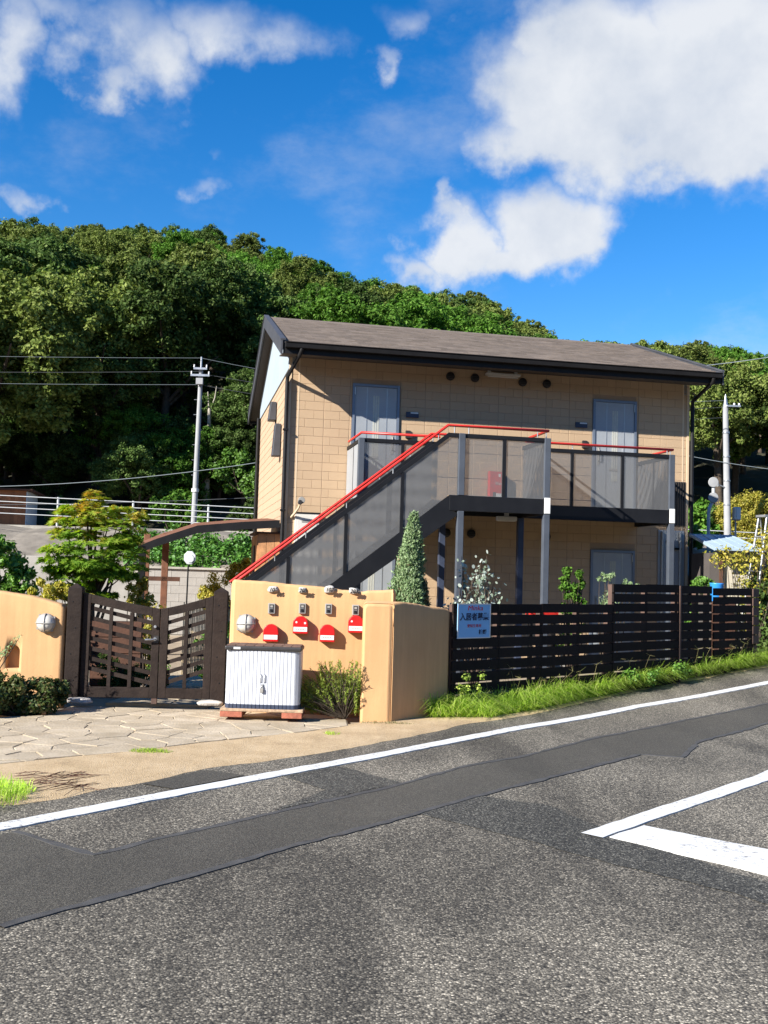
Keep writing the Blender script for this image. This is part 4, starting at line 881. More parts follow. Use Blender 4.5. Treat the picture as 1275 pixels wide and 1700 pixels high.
# ---------------------------------------------------------------- gate
GL = np.array([-3.43, 11.56]); GR = np.array([-1.82, 11.68]); gd = (GR-GL)/np.linalg.norm(GR-GL); ga = math.atan2(gd[1], gd[0]); GWd = np.linalg.norm(GR-GL)
def gatepost(p, label, h):
    e = empty('gate_post', (p[0], p[1], .05), ga, label, 'post', 'gate posts'); w = .078
    MB().box(-w, w, -w, w, .0, h).build('shaft', 'gate_wood', e, .006)
    MB().add([(-w, -w, h+.001), (w, -w, h+.001), (w, w, h+.001), (-w, w, h+.001), (0, 0, h+.055)], [(0, 1, 4), (1, 2, 4), (2, 3, 4), (3, 0, 4)]).build('cap', 'gate_wood', e)
    for k in range(4): MB().lathe([(.008, 0), (.006, -.004)], (.02*(-1)**k, -w-.0005, .25+k*.29), 'y', 8).build('bolt', 'black_steel', e)
    return e
gatepost(GL, 'dark brown gate post beside the niche wall', 1.27); gatepost(GR, 'dark brown gate post beside the mailbox wall', 1.27)
for p, k, lab in ((GL+np.array([.12, -.14]), 1, 'pale foot stone below the gate post beside the niche wall'), (GR+np.array([-.06, -.15]), 2, 'pale foot stone below the gate post beside the mailbox wall')):
    o = lump(.16, .075, .035, 'stone', 'foot_stone', None, (p[0], p[1], .085), 20+k, .5); tag(o, lab, 'stone', 'foot stones of the gate')
def leaf(u0, u1, z0, z1, ncol, label, hinge_left):
    """one gate leaf from u0 to u1 along the gate line, top height z0 -> z1"""
    e = empty('gate_leaf', (GL[0]+gd[0]*u0, GL[1]+gd[1]*u0, .05), ga, label, 'gate'); w = u1-u0; sl = (z1-z0)/w
    a = z0; b = z1; sw_ = .085
    def topz(x): return a+(b-a)*(x/w)-.012*math.sin(math.pi*x/w)
    MB().prism([(0, .06), (sw_, .06), (sw_, topz(sw_)), (0, topz(0))], 'y', -.03, .03).build('stile', 'gate_wood', e, .004)
    MB().prism([(w-sw_, .06), (w, .06), (w, topz(w)), (w-sw_, topz(w-sw_))], 'y', -.03, .03).build('stile', 'gate_wood', e, .004)
    xs = np.linspace(sw_+.001, w-sw_-.001, 9)
    MB().prism([(x, topz(x)-.095) for x in xs]+[(x, topz(x)) for x in xs[::-1]], 'y', -.029, .029).build('top_rail', 'gate_wood', e, .004)
    MB().box(sw_+.001, w-sw_-.001, -.029, .029, .06, .175).build('bottom_rail', 'gate_wood', e, .004)
    for k in range(1, ncol):
        x = sw_+(w-2*sw_)*k/ncol; MB().prism([(x-.02, .176), (x+.02, .176), (x+.02, topz(x)-.096), (x-.02, topz(x)-.096)], 'y', -.03, -.006).build('mid_stile', 'gate_wood', e, .002)
    zc = (z0+z1)/2
    for k in range(7):
        zz = zc-.19-k*.112
        q = lambda x: max(.177, zz+sl*1.15*(x-w/2))
        MB().hexa([(sw_, -.004, q(sw_)), (w-sw_, -.004, q(w-sw_)), (w-sw_, .016, q(w-sw_)), (sw_, .016, q(sw_)), (sw_, -.004, q(sw_)+.046), (w-sw_, -.004, q(w-sw_)+.046), (w-sw_, .016, q(w-sw_)+.046), (sw_, .016, q(sw_)+.046)]).build('slat', 'gate_wood', e)
    return e, w, topz
gc = .55
u_l0, u_c, u_r1 = .085, GWd*.585, GWd-.085
e, w, tz_ = leaf(u_l0, u_c-.004, 1.225, 1.06, 3, 'wider dark brown slatted gate leaf with lever handle', True)
MB().lathe([(.018, -.03), (.018, -.05), (.012, -.055)], (w-.045, 0, .86), 'y', 12).build('lock', 'silver', e)
h = MB().lathe([(.02, -.03), (.02, -.045)], (w-.045, 0, .72), 'y', 12); h.tube([(w-.045, -.045, .72), (w-.045, -.075, .72), (w-.15, -.075, .715)], .011, 8); h.build('lever_handle', 'silver', e)
MB().box(w-.06, w-.005, -.04, -.0305, .68, .76).build('lock_plate', 'dark_plastic', e)
MB().box(w-.06, w+.0, -.04, .02, .0, .059).build('drop_bolt', 'post_wood', e)
leaf(u_c+.004, u_r1, 1.06, 1.225, 2, 'narrower dark brown slatted gate leaf next to the mailbox wall', False)

# ---------------------------------------------------------------- slatted fence along the verge
FK = .94; FO = np.array([.87, 12.5])*FK; FA = R(41); fdv = np.array([math.cos(FA), math.sin(FA)])
fe_ = empty('slatted_fence', (FO[0], FO[1], 0), FA, 'long dark brown horizontal slat fence along the grass verge', 'fence')
PIT, SH = .1316, .110
def run(e, u0, u1, top, nrow, posts, yoff=0., matf='fence_wood', joints=()):
    cuts = [u0]+list(joints)+[u1]
    for k in range(nrow):
        z1 = top-k*PIT
        for a, b in zip(cuts[:-1], cuts[1:]):
            dz = rng.uniform(-.004, .004); dy = rng.uniform(-.003, .003)
            if z1-SH < .01: continue
            MB().box(a+.002, b-.002, -.012+yoff+dy, .012+yoff+dy, z1-SH+dz, z1+dz).build('slat', matf, e)
    for p in posts: MB().box(p-.035, p+.035, .013+yoff+.005, .083+yoff, 0, top-.01).build('post', 'post_wood', e)
run(fe_, .0, 3.0, 1.259, 9, (.06, .8, 1.58, 2.3, 2.96), joints=(.77, 1.55, 2.27))
run(fe_, 3.01, 4.57, 1.532, 11, (3.05, 3.8, 4.53), joints=(3.78,))
MB().box(4.572, 4.608, -.025, .06, .0, 1.525).build('post', 'post_wood', fe_)
f2_ = empty('slatted_fence', (FO[0]+fdv[0]*4.625, FO[1]+fdv[1]*4.625, 0), FA, 'short dark brown slat panel with pinkish uprights at the fence end', 'fence')
run(f2_, 0., .81, 1.525, 10, (.05, .45, .75)); 
f3_ = empty('slatted_fence', tuple(np.append(FO+fdv*5.49, 0)), FA, 'slat fence bay in shade ending at the bare brown post', 'fence')
run(f3_, 0., 1.13, 1.505, 10, (.33,), joints=(.4,))
for k in range(6): MB().box(1.1, 1.28, -.03, .09, 1.505-k*.146-.127, 1.505-k*.146).build('block', 'post_wood', f3_, .004)
MB().box(1.13, 1.25, -.02, .08, .0, .62).build('end_post', 'post_wood', f3_)
MB().box(1.06, 1.32, -.05, .11, .42, .47).build('collar', 'post_wood', f3_)

# ---------------------------------------------------------------- sign on the fence
sg = empty('sign_board', (FO[0]+fdv[0]*.06, FO[1]+fdv[1]*.06, .862), FA, 'pale blue sign board with Japanese lettering on the dark fence', 'sign')
SWd, SHt = .55, .4
MB().box(0, SWd, -.024, -.016, 0, SHt).build('board', 'sign_blue', sg)
for bx in ((0, SWd, 0, .012), (0, SWd, SHt-.012, SHt), (0, .014, .0125, SHt-.0125), (SWd-.014, SWd, .0125, SHt-.0125)): MB().box(bx[0], bx[1], -.0265, -.0245, bx[2], bx[3]).build('border', 'white_plastic', sg)
rt = (R(90), 0, 0)
text('Minka', .08, 'sign_red', sg, (SWd*.52, -.0255, SHt*.87), rt, sxx=1.35, shear=.15)
text('入居者募集', .092, 'sign_navy', sg, (SWd*.5, -.0255, SHt*.61), rt, sxx=1.05, bold=.0022)
text('愛知生専用', .041, 'sign_red', sg, (SWd*.5, -.0255, SHt*.355), rt, sxx=1.15)
text('植野', .058, 'sign_navy', sg, (SWd*.76, -.0255, SHt*.17), rt, sxx=1.15, bold=.0015)

# ================================================================ behind: retaining walls, guard rail, sheds, poles, wires
rw = empty('retaining_wall', (-14, 26, 0), 0, 'smooth grey concrete retaining wall below the embankment', 'wall')
for k in range(14):
    x0 = -14+k*1.8; MB().box(x0, x0+1.785, 0, .25, -.05, 1.74+rng.uniform(-.015, .015)).build('panel', 'concrete', rw, .01)
bw = empty('block_wall', (-5.9, 24, 0), 0, 'stained concrete block wall under the ivy bank', 'wall')
MB().box(0, 5.2, .02, .2, -.05, 1.53).build('core', 'concrete_dark', bw)
bm_ = MB().box(0, .385, 0, .03, 0, .185).mesh('block'); bm_.materials.append(MATS['concrete'])
for r_ in range(8):
    for c_ in range(14):
        x = c_*.39+(-.195 if r_ % 2 else 0)
        if x < 0 or x > 5.0: continue
        o = bpy.data.objects.new('block', bm_); COL.objects.link(o); o.parent = bw; o.location = (x, rng.uniform(-.006, .002), r_*.19+.01)
MB().box(-.02, 5.22, -.06, .22, 1.531, 1.58).build('coping', 'concrete_dark', bw)
gr = empty('guard_rail', (-14, 29.6, 2.6), 0, 'white pipe guard rail along the upper road', 'guard rail')
def gz_(x): return .80-.02*(x)/1.0*.9+.12
for k in range(16):
    x = k*2.18+.2; z1 = .86-.0205*x+.12
    MB().tube([(x, 0, -.05), (x, 0, z1)], .035, 8).build('post', 'rail_white', gr)
for q in (0, .17, .34, .51): MB().tube([(0, -.05, .95-q), (33, -.05, .27-q+.0)], .0125, 6).build('rail', 'rail_white', gr)
sh = empty('wooden_shed', (-11.75, 33, 2.7), 0, 'small orange-brown wooden shed with white side beyond the guard rail', 'shed')
for k in range(7): MB().box(-.5+k*.125, -.5+k*.125+.12, -.5, -.47, 0, 1.15).build('plank', 'shed_orange', sh)
MB().box(-.5, .36, -.469, .5, 0, 1.12).build('carcass', 'shed_orange', sh); MB().box(.361, .39, -.5, .5, .0, 1.12).build('side_panel', 'shed_white', sh)
MB().hexa([(-.75, -.65, 1.16), (.6, -.65, 1.16), (.6, .6, 1.05), (-.75, .6, 1.05), (-.75, -.65, 1.2), (.6, -.65, 1.2), (.6, .6, 1.09), (-.75, .6, 1.09)]).build('roof', 'rust', sh)
# utility poles
PL = atY(321.5, 866, 30.2); PT = atY(332, 612, 30.2)
p1 = empty('utility_pole', (PL[0], PL[1], 2.6), 0, 'tall grey concrete utility pole with crossarms against the dark wood', 'pole')
tx = .04; ht = PT[2]-2.6
MB().tube([(0, 0, -.1), (tx, 0, ht)], [.088, .062], 12).build('shaft', 'concrete_pole', p1); MB().tube([(tx, 0, ht-.05), (tx, 0, ht+.35)], .03, 8).build('top_pin', 'silver', p1)
for z, l in ((ht-.22, .28), (ht-.02, .2)):
    ca = MB().box(tx-l, tx+l, -.14, -.08, z-.03, z+.03).build('crossarm', 'silver', p1)
    for q in (-1, 1): MB().lathe([(.015, 0), (.028, .03), (.015, .05), (.025, .07), (.012, .09)], (tx+q*l*.92, -.11, z+.031), 'z', 8).build('insulator', 'white_plastic', ca)
MB().box(tx-.1, tx+.1, -.22, -.1, ht-.5, ht-.32).build('transformer_box', 'concrete_pole', p1)
for z in np.arange(.8, ht-.6, .45): MB().tube([(-.13 if int(z*10) % 2 else .13, 0, z), (0, 0, z)], .008, 5).build('step_bolt', 'silver', p1)
MB().lathe([(.108, 1.2), (.108, 1.3)], (.006, 0, 0), 'z', 12).build('band', 'white_plastic', p1)
PR = atY(1208.5, 885, 29.5); PQ = atY(1204.5, 675, 29.5)
p2 = empty('utility_pole', (PR[0], PR[1], 2.6), 0, 'grey concrete utility pole with pointed cap behind the yellow shrub', 'pole')
ht2 = PQ[2]-2.6; tx2 = PQ[0]-PR[0]
MB().tube([(0, 0, -.1), (tx2, 0, ht2)], [.105, .078], 12).build('shaft', 'concrete_pole', p2); MB().lathe([(.08, 0), (.055, .12), (.01, .36)], (tx2, 0, ht2), 'z', 12).build('cap', 'silver', p2)
ca = MB().box(tx2, tx2+.4, -.13, -.08, ht2-.02, ht2+.03).build('crossarm', 'silver', p2)
for q in (.22, .36): MB().lathe([(.02, 0), (.035, .03), (.02, .06)], (tx2+q, -.1, ht2+.031), 'z', 8).build('insulator', 'white_plastic', ca)
for z in (1.2, 1.9, 2.6, 3.3): MB().lathe([(.108-.008*z/4, z), (.108-.008*z/4, z+.04)], (tx2*z/ht2, 0, 0), 'z', 12).build('band', 'silver', p2)
lm = MB().tube([(-.12, -.05, 1.72), (-.3, -.1, 1.78)], .02, 6).build('lamp_arm', 'silver', p2); MB().lathe([(.02, 0), (.05, .03), (.045, .1)], (-.36, -.12, 1.73), 'z', 10).build('lamp_head', 'white_plastic', lm)
# traffic mirrors seen from behind, on a bent white pipe
tm = empty('traffic_mirror', atY(1176, 886, 26.5)*np.array([1, 1, 0])+np.array([0, 0, 2.55]), 0, 'pair of round road mirrors seen from behind on a bent white pipe', 'mirror')
MB().tube([(0, 0, -.1), (0, 0, .8), (.02, 0, .95), (.1, 0, 1.12), (.12, 0, 1.3), (.12, 0, 1.75)], .045, 8).build('pipe', 'rail_white', tm)
for z in (1.22, 1.62): MB().lathe([(.02, -.012), (.125, -.008), (.135, .0), (.128, .03)], (.1, -.06, z), 'y', 18, False).build('mirror', 'concrete_pole', tm); 
em = empty('meter_box', atY(1223, 853, 26.0)*np.array([1, 1, 0]), 0, 'grey white road mirror box on a thin pipe before the yellow shrub', 'mirror')
q = atY(1223, 853, 26.0); MB().tube([(0, .08, 0), (0, .08, q[2]-.1)], .02, 6).build('pipe', 'rail_white', em); MB().box(-.1, .1, -.05, .07, q[2]-.17, q[2]+.17).build('casing', 'silver', em, .03); MB().box(-.02, .085, -.058, -.051, q[2]-.14, q[2]+.14).build('face', 'white_plastic', em)
# neighbour's blue-roofed shed
bs = empty('blue_roof_shed', (5.92, 18.0, 0), R(3), 'low shed with pale blue metal roof beyond the fence', 'shed')
MB().box(-.2, .0, -.05, .85, 0, 2.1).build('wall', 'shed_dark', bs); MB().box(.001, .6, -.0, .85, 0, 2.1).build('wall', 'plaster', bs); MB().box(-.03, .03, -.08, -.051, 0, 2.1).build('corner_post', 'rust', bs); MB().box(.035, .6, -.03, -.001, 1.95, 1.98).build('trim', 'concrete', bs)  # left wall's dark colour stands in for the building's shadow on the shed
rf = MB().hexa([(-.22, -.35, 2.13), (.66, -.35, 2.13), (.6, .95, 2.43), (-.22, .95, 2.43), (-.22, -.35, 2.17), (.66, -.35, 2.17), (.6, .95, 2.47), (-.22, .95, 2.47)]).build('roof', 'blue_roof', bs)
for k in range(5): x_ = -.2+k*.2; MB().hexa([(x_, -.36, 2.171), (x_+.015, -.36, 2.171), (x_+.015-k*.015, .95, 2.471), (x_-k*.015, .95, 2.471), (x_, -.36, 2.182), (x_+.015, -.36, 2.182), (x_+.015-k*.015, .95, 2.482), (x_-k*.015, .95, 2.482)]).build('roof_rib', 'blue_roof', rf)
MB().box(-.22, .66, -.38, -.351, 2.09, 2.14).build('eave_board', 'dark_trim', rf)
ld = empty('stepladder', (6.58, 17.75, 0), R(-70), 'pale metal stepladder standing among the yellow leaves', 'ladder')
for sgn in (-1, 1):
    MB().tube([(sgn*.2, -.45, 0), (sgn*.1, 0, 2.75)], .022, 6).build('front_rail', 'silver', ld); MB().tube([(sgn*.22, .5, 0), (sgn*.1, .02, 2.75)], .018, 6).build('rear_rail', 'silver', ld)
for k in range(8):
    z = .3+k*.3; f = z/2.75; MB().box(-.2+.1*f, .2-.1*f, -.45+.45*f-.03, -.45+.45*f+.03, z-.012, z+.012).build('step', 'silver', ld)
MB().box(-.12, .12, -.05, .07, 2.74, 2.78).build('top_plate', 'silver', ld)
q = atY(1190, 968, 17.0); tb = MB().lathe([(.085, -.3), (.095, -.29), (.11, -.02), (.12, .0), (.1, .0), (.095, -.08)], (0, 0, 0), 'z', 18).build('plastic_tub', 'blue_plastic', None, loc=(q[0], q[1], q[2]))
cr_ = empty('wooden_crate', (q[0], q[1], 0), R(15), 'dark wooden crate stand carrying the blue tub', 'crate')
for k in range(7): MB().box(-.22, .22, -.2, -.18, .02+k*.18, .18+k*.18).build('board', 'rust', cr_)
MB().box(-.21, .21, -.179, .2, 0, q[2]-.301).build('body', 'shed_dark', cr_); tb; tag(tb, 'bright blue plastic tub peeking over the fence', 'tub')
# overhead wires
def wire(a, b, sag, r, mat, label):
    a, b = np.array(a), np.array(b); pts = [a+(b-a)*t+np.array([0, 0, -4*sag*t*(1-t)]) for t in np.linspace(0, 1, 17)]
    tag(MB().tube(pts, r, 5).build('overhead_wire', mat), label, 'wire', 'overhead wires')
zt = PT[2]
pole_x = PL[0]+tx
wire((-40, 31, zt+.9), (pole_x, 30.1, zt+.3), .35, .0055, 'wire_pale', 'topmost thin wire from the far side to the pole top beside the wood')
wire((pole_x, 30.1, zt+.3), (9.9, 29.6, PQ[2]+.2), .5, .0055, 'wire_pale', 'topmost thin wire from pole to pole behind the roof')
wire((-40, 31, zt+.0), (pole_x, 30.1, zt-.5), .35, .006, 'wire_pale', 'lower thin wire reaching the crossarm pole from the wood side')
wire((pole_x, 30.1, zt-.5), (9.9, 29.6, PQ[2]-.3), .5, .006, 'wire_black', 'lower thin wire from pole to pole behind the roof')
wire((pole_x, 30.2, zt-.15), (9.9, 29.6, PQ[2]+.0), .45, .006, 'wire_black', 'middle thin wire from pole to pole behind the roof')
wire((-40, 31, zt+.4), (pole_x, 30.1, zt-.1), .45, .006, 'wire_black', 'middle thin wire reaching the crossarm pole from the wood side')
a = atY(-200, 806, 27.5); b = atY(440, 766, 25.0); wire(a, b, .25, .0095, 'wire_pale', 'thick pale service cable sagging past the crossarm pole to the building')
a = atY(-200, 838, 31); b = atY(425, 826, 31); wire(a, b, .08, .010, 'wire_black', 'low dark wire just above the guard rail')
a = atY(1100, 613, 28); b = atY(1420, 566, 26); wire(a, b, .1, .012, 'wire_pale', 'pale cable running off from the right end of the roof')
a = atY(1120, 752, 30); b = atY(1420, 792, 28); wire(a, b, .1, .008, 'wire_pale', 'wire crossing the pointed-cap pole at mid height')

# ================================================================ vegetation
def tree_mesh(seed, R_, Rz, per, ls, mat, lobes=13):
    """crown of separate leafy boughs: each bough a lumpy shell of small leaf clumps"""
    global rng
    keep = rng; rng = np.random.default_rng(seed); C = []; rad = []
    for k in range(lobes):
        d = nrm(rng.normal(size=3)+np.array([0, 0, .25])); c = d*np.array([R_*.66, R_*.66, Rz*.62])*rng.uniform(.75, 1.05); br = R_*rng.uniform(.26, .44)
        m = int(34*(br/(R_*.35))**2); q = nrm(rng.normal(size=(m, 3))+np.array([0, 0, .35])); C.append(c+q*br*rng.uniform(.7, 1.12, (m, 1))*np.array([1, 1, .8])); rad.append(np.full(m, R_*.085)*rng.uniform(.6, 1.5, m))
    m = 60; q = nrm(rng.normal(size=(m, 3))); C.append(q*np.array([R_*.5, R_*.5, Rz*.5])*rng.uniform(.5, 1, (m, 1))); rad.append(np.full(m, R_*.16))
    C = np.concatenate(C); rad = np.concatenate(rad); V, Q = clusters(C, rad, per, ls, .5, .3, .6, .8)
    me = np_mesh('crown', V, Q, mat); rng = keep; return me
def trunk_mesh(seed, h, r, spread):
    rr = random.Random(seed); mb = MB(); top = (rr.uniform(-.3, .3), rr.uniform(-.3, .3), h)
    mb.tube([(0, 0, -.4), (top[0]*.4, top[1]*.4, h*.45), top], [r, r*.75, r*.4], 7)
    for k in range(5):
        a = k*1.26+rr.random(); z = h*rr.uniform(.5, .9); mb.tube([(top[0]*.6, top[1]*.6, z), (math.cos(a)*spread*.6, math.sin(a)*spread*.6, z+spread*.55), (math.cos(a)*spread, math.sin(a)*spread, z+spread*.8)], [r*.4, r*.25, r*.1], 5)
    me = mb.mesh('trunk'); me.materials.append(MATS['bark']); return me
CROWN = {}
for nm, mat, ls in (('olive', 'leaf_olive', .135), ('green', 'leaf_green', .13), ('dark', 'leaf_dark', .14)):
    CROWN[nm] = [tree_mesh(k*7+len(nm), 3.0, 2.7, 75, ls, mat) for k in (1, 2, 3)]
TRK = [trunk_mesh(k, 4.6, .2, 2.0) for k in range(3)]
KLB = {'olive': 'olive-green broadleaf tree', 'green': 'fresh green leafy tree', 'dark': 'dark green tree'}
def zone(x, y):
    u = x/y
    if y > 66: z = 'on the skyline left of the highest hump' if u < -.16 else 'on the skyline sloping down to the roof' if u < .16 else 'on the skyline beyond the roof end'
    elif u < -.27: z = 'on the slope above the wooden shed'
    elif u < -.15: z = 'on the slope above the crossarm pole'
    elif u < .18: z = 'on the slope showing over the roof'
    else: z = 'on the slope behind the pointed-cap pole'
    return z+(', low down' if y < 44 else ', halfway up' if y < 58 else ', high up' if y <= 66 else '')
trnd = random.Random(5)
def htree(x, y, kind, sc, zoff=0., label=None, group='trees on the hillside', squash=1.):
    top = 1.6+np.interp(x/y, SU, SE)*y; sc = min(sc, (top-hillz(x, y)-zoff)/7.5)
    if sc < .45: return
    e = empty('hill_tree', (x, y, hillz(x, y)+zoff), trnd.uniform(0, 6.28), label or KLB[kind]+' '+zone(x, y), 'tree', group)
    c = bpy.data.objects.new('crown', trnd.choice(CROWN[kind])); COL.objects.link(c); c.parent = e; c.location = (0, 0, 4.7*sc); c.scale = (sc, sc, sc*squash)
    t = bpy.data.objects.new('trunk', trnd.choice(TRK)); COL.objects.link(t); t.parent = e; t.scale = (sc,)*3
    return e
y = 37.5; row = 0
while y < 80:
    stp = 3.2+.035*(y-36); x = -.47*y+(stp/2 if row % 2 else 0)
    while x < .47*y:
        px = x+trnd.uniform(-.9, .9); py = y+trnd.uniform(-1, 1); u = px/py
        zt_ = hillz(px, py)+7.5
        # leave out what the building hides altogether
        su = 637+u*1700; hid = 500 < su < 1110 and 850+100-(zt_-1.6)/py*1700 > 640
        if not hid:
            kk = trnd.random()
            if -.17 < u < -.03 and y > 52: kind = 'green' if kk < .6 else 'olive'
            elif u < -.2: kind = 'olive' if kk < .5 else 'dark' if kk < .85 else 'green'
            else: kind = 'olive' if kk < .45 else 'green' if kk < .8 else 'dark'
            if y < 41 and u < -.13: kind = 'dark' if kk < .7 else 'olive'
            htree(px, py, kind, trnd.uniform(.62, 1.1)*(1.0 if y > 45 else 1.1))
        x += stp
    y += stp*.86; row += 1
# taller trees at the foot of the wood, left; they shade the gap beside the pole
for x, y_, k_, s_ in ((-12.9, 33.5, 'olive', 1.2), (-17, 30.5, 'dark', 1.3), (-20.5, 27, 'olive', 1.3), (-10.8, 37.5, 'olive', 1.15), (-14.5, 38, 'dark', 1.3)):
    htree(x, y_, k_, s_, -.1 if y_ > 34 else 0., KLB[k_]+', tall, at the foot of the wood '+('right beside the wooden shed' if x > -13.2 else 'just behind the wooden shed' if y_ > 36 else 'left of the wooden shed, outermost' if x < -19 else 'left of the wooden shed'), 'tall trees beside the shed')
for k in range(30):
    x = -15+k*.4+trnd.uniform(-.4, .4); y_ = trnd.uniform(34.9, 39)
    e = htree(x, y_, 'dark' if k % 3 else 'green', trnd.uniform(.32, .62), -1.0, ('dark' if k % 3 else 'green')+' understorey bush in the shade below the tall trees', 'understorey bushes')
    if e: e.name = 'bush'; e['category'] = 'bush'
for x, y_, k_, s_ in ((12.2, 37, 'olive', 1.3), (15.5, 37, 'dark', 1.35), (10.6, 41, 'olive', 1.25)):
    htree(x, y_, k_, s_, 0, KLB[k_]+', tall, right behind the pointed-cap pole', 'tall trees behind the pole')
# ---------------------------------------------------------------- garden plants
def stems_mb(base, tips, r0=.012, n=5):
    mb = MB()
    for t in tips:
        b = np.array(base); t = np.array(t); m = (b+t)/2+rng.normal(size=3)*.05*np.linalg.norm(t-b); mb.tube([b, m, t], [r0, r0*.7, r0*.3], n)
    return mb
def bush(name, loc, label, lobes, per, ls, mat, cat='shrub', aspect=.55, up=.35, stem='bark', shell=.3, group=None, nclu=14, crad=.3):
    """lobes: (x, y, z, rx, ry, rz)"""
    e = empty(name, loc, 0, label, cat, group); parts = []; tips = []
    for x, y, z, rx, ry, rz in lobes:
        C = nrm(rng.normal(size=(nclu, 3)))*rng.uniform(.45, 1, (nclu, 1))*np.array([rx, ry, rz])+np.array([x, y, z]); tips += [c for c in C[:6]]
        parts.append(clusters(C, np.full(nclu, crad*(rx+rz)/2)*rng.uniform(.7, 1.3, nclu), per, ls, up, shell, aspect))
    V, Q = join(parts); np_obj('foliage', V, Q, mat, e); stems_mb((0, 0, 0), tips, .012).build('stems', stem, e); return e
# small shrubs at the edge of the wood and below it
def wood_edge(x, y, r, mat, label, name='bush', z=2.65, grp=None, ls=.14):
    bush(name, (x, y, z), label, [(0, 0, r*.8, r, r, r*.85), (r*.5, .1, r*.5, r*.7, r*.7, r*.6)], 150, ls, mat, nclu=16, group=grp)
q = atY(285, 800, 33.6); wood_edge(q[0], 33.6, .9, 'leaf_green', 'mid green bush at the wood edge left of the pole')
q = atY(345, 830, 33); wood_edge(q[0], 33, .38, 'leaf_fresh', 'small bright green bush right of the pole base')
q = atY(405, 745, 36); wood_edge(q[0], 35.5, 1.0, 'leaf_fresh', 'fresh green bush showing beside the building edge', z=4.2)
q = atY(410, 830, 31.5); wood_edge(q[0], 31.5, .7, 'leaf_dark', 'dark bush behind the guard rail next to the building')
q = atY(170, 800, 34.5); wood_edge(q[0], 34.5, .8, 'leaf_dark', 'dark bush at the wood edge behind the maple')
q = atY(110, 815, 34.0); wood_edge(q[0], 34.0, .7, 'leaf_dark', 'dark bush at the wood edge beside the shed')
q = atY(180, 570, 39); wood_edge(q[0], 39, .9, 'leaf_yellow', 'yellow-green young tree glowing inside the dark wood', 'young_tree', z=9.6)
for k, x in enumerate((1150, 1165, 1185, 1195)):
    q = atY(x, 840, 31+k); wood_edge(q[0], 31+k, .85, 'leaf_dark' if k % 2 else 'leaf_green', 'green bush below the trees behind the road mirrors', grp='bushes behind the road mirrors')
q = atY(1150, 872, 28); wood_edge(q[0], 28, .35, 'leaf_fresh', 'low fresh green bush above the blue roof', z=2.5)
dt = empty('dead_tree', atY(346, 700, 36)*np.array([1, 1, 0])+np.array([0, 0, 2.9]), 0, 'bare dead trunk wrapped in ivy right of the crossarm pole', 'tree')
MB().tube([(0, 0, -.3), (.05, 0, 2.5), (.02, 0, 4.3)], [.12, .09, .06], 8).build('trunk', 'dead_wood', dt); MB().tube([(.02, 0, 4.1), (.2, 0, 4.7), (.24, 0, 5.1)], [.04, .025, .015], 6).build('limb', 'dead_wood', dt); MB().tube([(.02, 0, 4.1), (-.06, 0, 4.9)], [.035, .015], 6).build('limb', 'dead_wood', dt)
C = np.stack([rng.normal(size=30)*.06+.03, rng.normal(size=30)*.06, rng.uniform(.2, 3.8, 30)], 1); V, Q = clusters(C, np.full(30, .2), 60, .11, .3, .3); np_obj('ivy', V, Q, 'leaf_fresh', dt)
# ivy bank above the block wall
iv = empty('ivy_bank', (-3.9, 24.8, 1.5), 0, 'lush green ivy bank above the block wall', 'ivy')
C = np.stack([rng.uniform(-2.3, 2.1, 260), rng.uniform(-.6, .9, 260), np.zeros(260)], 1); C[:, 2] = .12+.75*(C[:, 1]+.6)/1.5+rng.normal(size=260)*.07
V, Q = clusters(C, np.full(260, .2), 45, .085, .5, .3, .8); np_obj('foliage', V, Q, 'leaf_ivy', iv)
MB().hexa([(-2.4, -.55, 0), (2.2, -.55, 0), (2.2, 1.2, 0), (-2.4, 1.2, 0), (-2.4, -.5, .1), (2.2, -.5, .1), (2.2, 1.2, .8), (-2.4, 1.2, .8)]).build('soil', 'slope_soil', iv)
bush('shrub', (-2.95, 20, 0), 'yellow-green fine-leaved shrub between gate and building', [(-.05, 0, 1.15, .5, .4, .5), (.25, .1, 1.4, .35, .35, .38), (-.35, 0, 1.0, .3, .3, .3), (0, 0, .6, .5, .4, .5)], 170, .05, 'leaf_yellow', nclu=26, crad=.26)
# maple
MLX = np.array([-3.82, 13.5, 0.])
mp_ = empty('maple_tree', MLX, 0, 'young Japanese maple turning yellow at the top behind the gate', 'tree')
star = []
for k in range(5):
    a = (k-2)*.72; rr_ = (.5, .56, .62, .56, .5)[k]
    if k: star.append((.2*math.cos(a-.36), .2*math.sin(a-.36)))
    star.append((rr_*math.cos(a), rr_*math.sin(a)))
star.append((-.12, .1)); star.append((-.12, -.1))
lob = [(-.25, 0, 2.12, .34, .4, .26), (.05, .05, 2.28, .28, .4, .2), (.35, 0, 2.1, .34, .45, .28), (-.38, -.05, 1.72, .3, .45, .26), (.0, -.1, 1.75, .4, .45, .32), (.42, .05, 1.72, .3, .45, .3), (-.22, -.05, 1.4, .32, .4, .2), (.2, 0, 1.4, .36, .42, .22), (-.05, .05, 2.45, .16, .2, .12), (.55, 0, 2.3, .15, .25, .13)]
P_ = []; tips = []
for x, y_, z, rx, ry, rz in lob:
    n_ = int(1150*(rx*rz)/.1); 
    layers = rng.uniform(-1, 1, 9)
    for k in range(n_):
        a = rng.uniform(0, 6.28); h_ = layers[rng.integers(9)]; r_ = math.sqrt(max(0, 1-h_*h_))*rng.uniform(.35, 1.02)**.6
        P_.append((x+rx*r_*math.cos(a), y_+ry*r_*math.sin(a), z+rz*h_+rng.normal()*.015-.07*r_*r_)); 
    tips += [(x+rx*.6*math.cos(a), y_+ry*.6*math.sin(a), z+rz*.2) for a in (0, 2, 4)]
P_ = np.array(P_); out = P_-np.array([0, 0, 1.7])
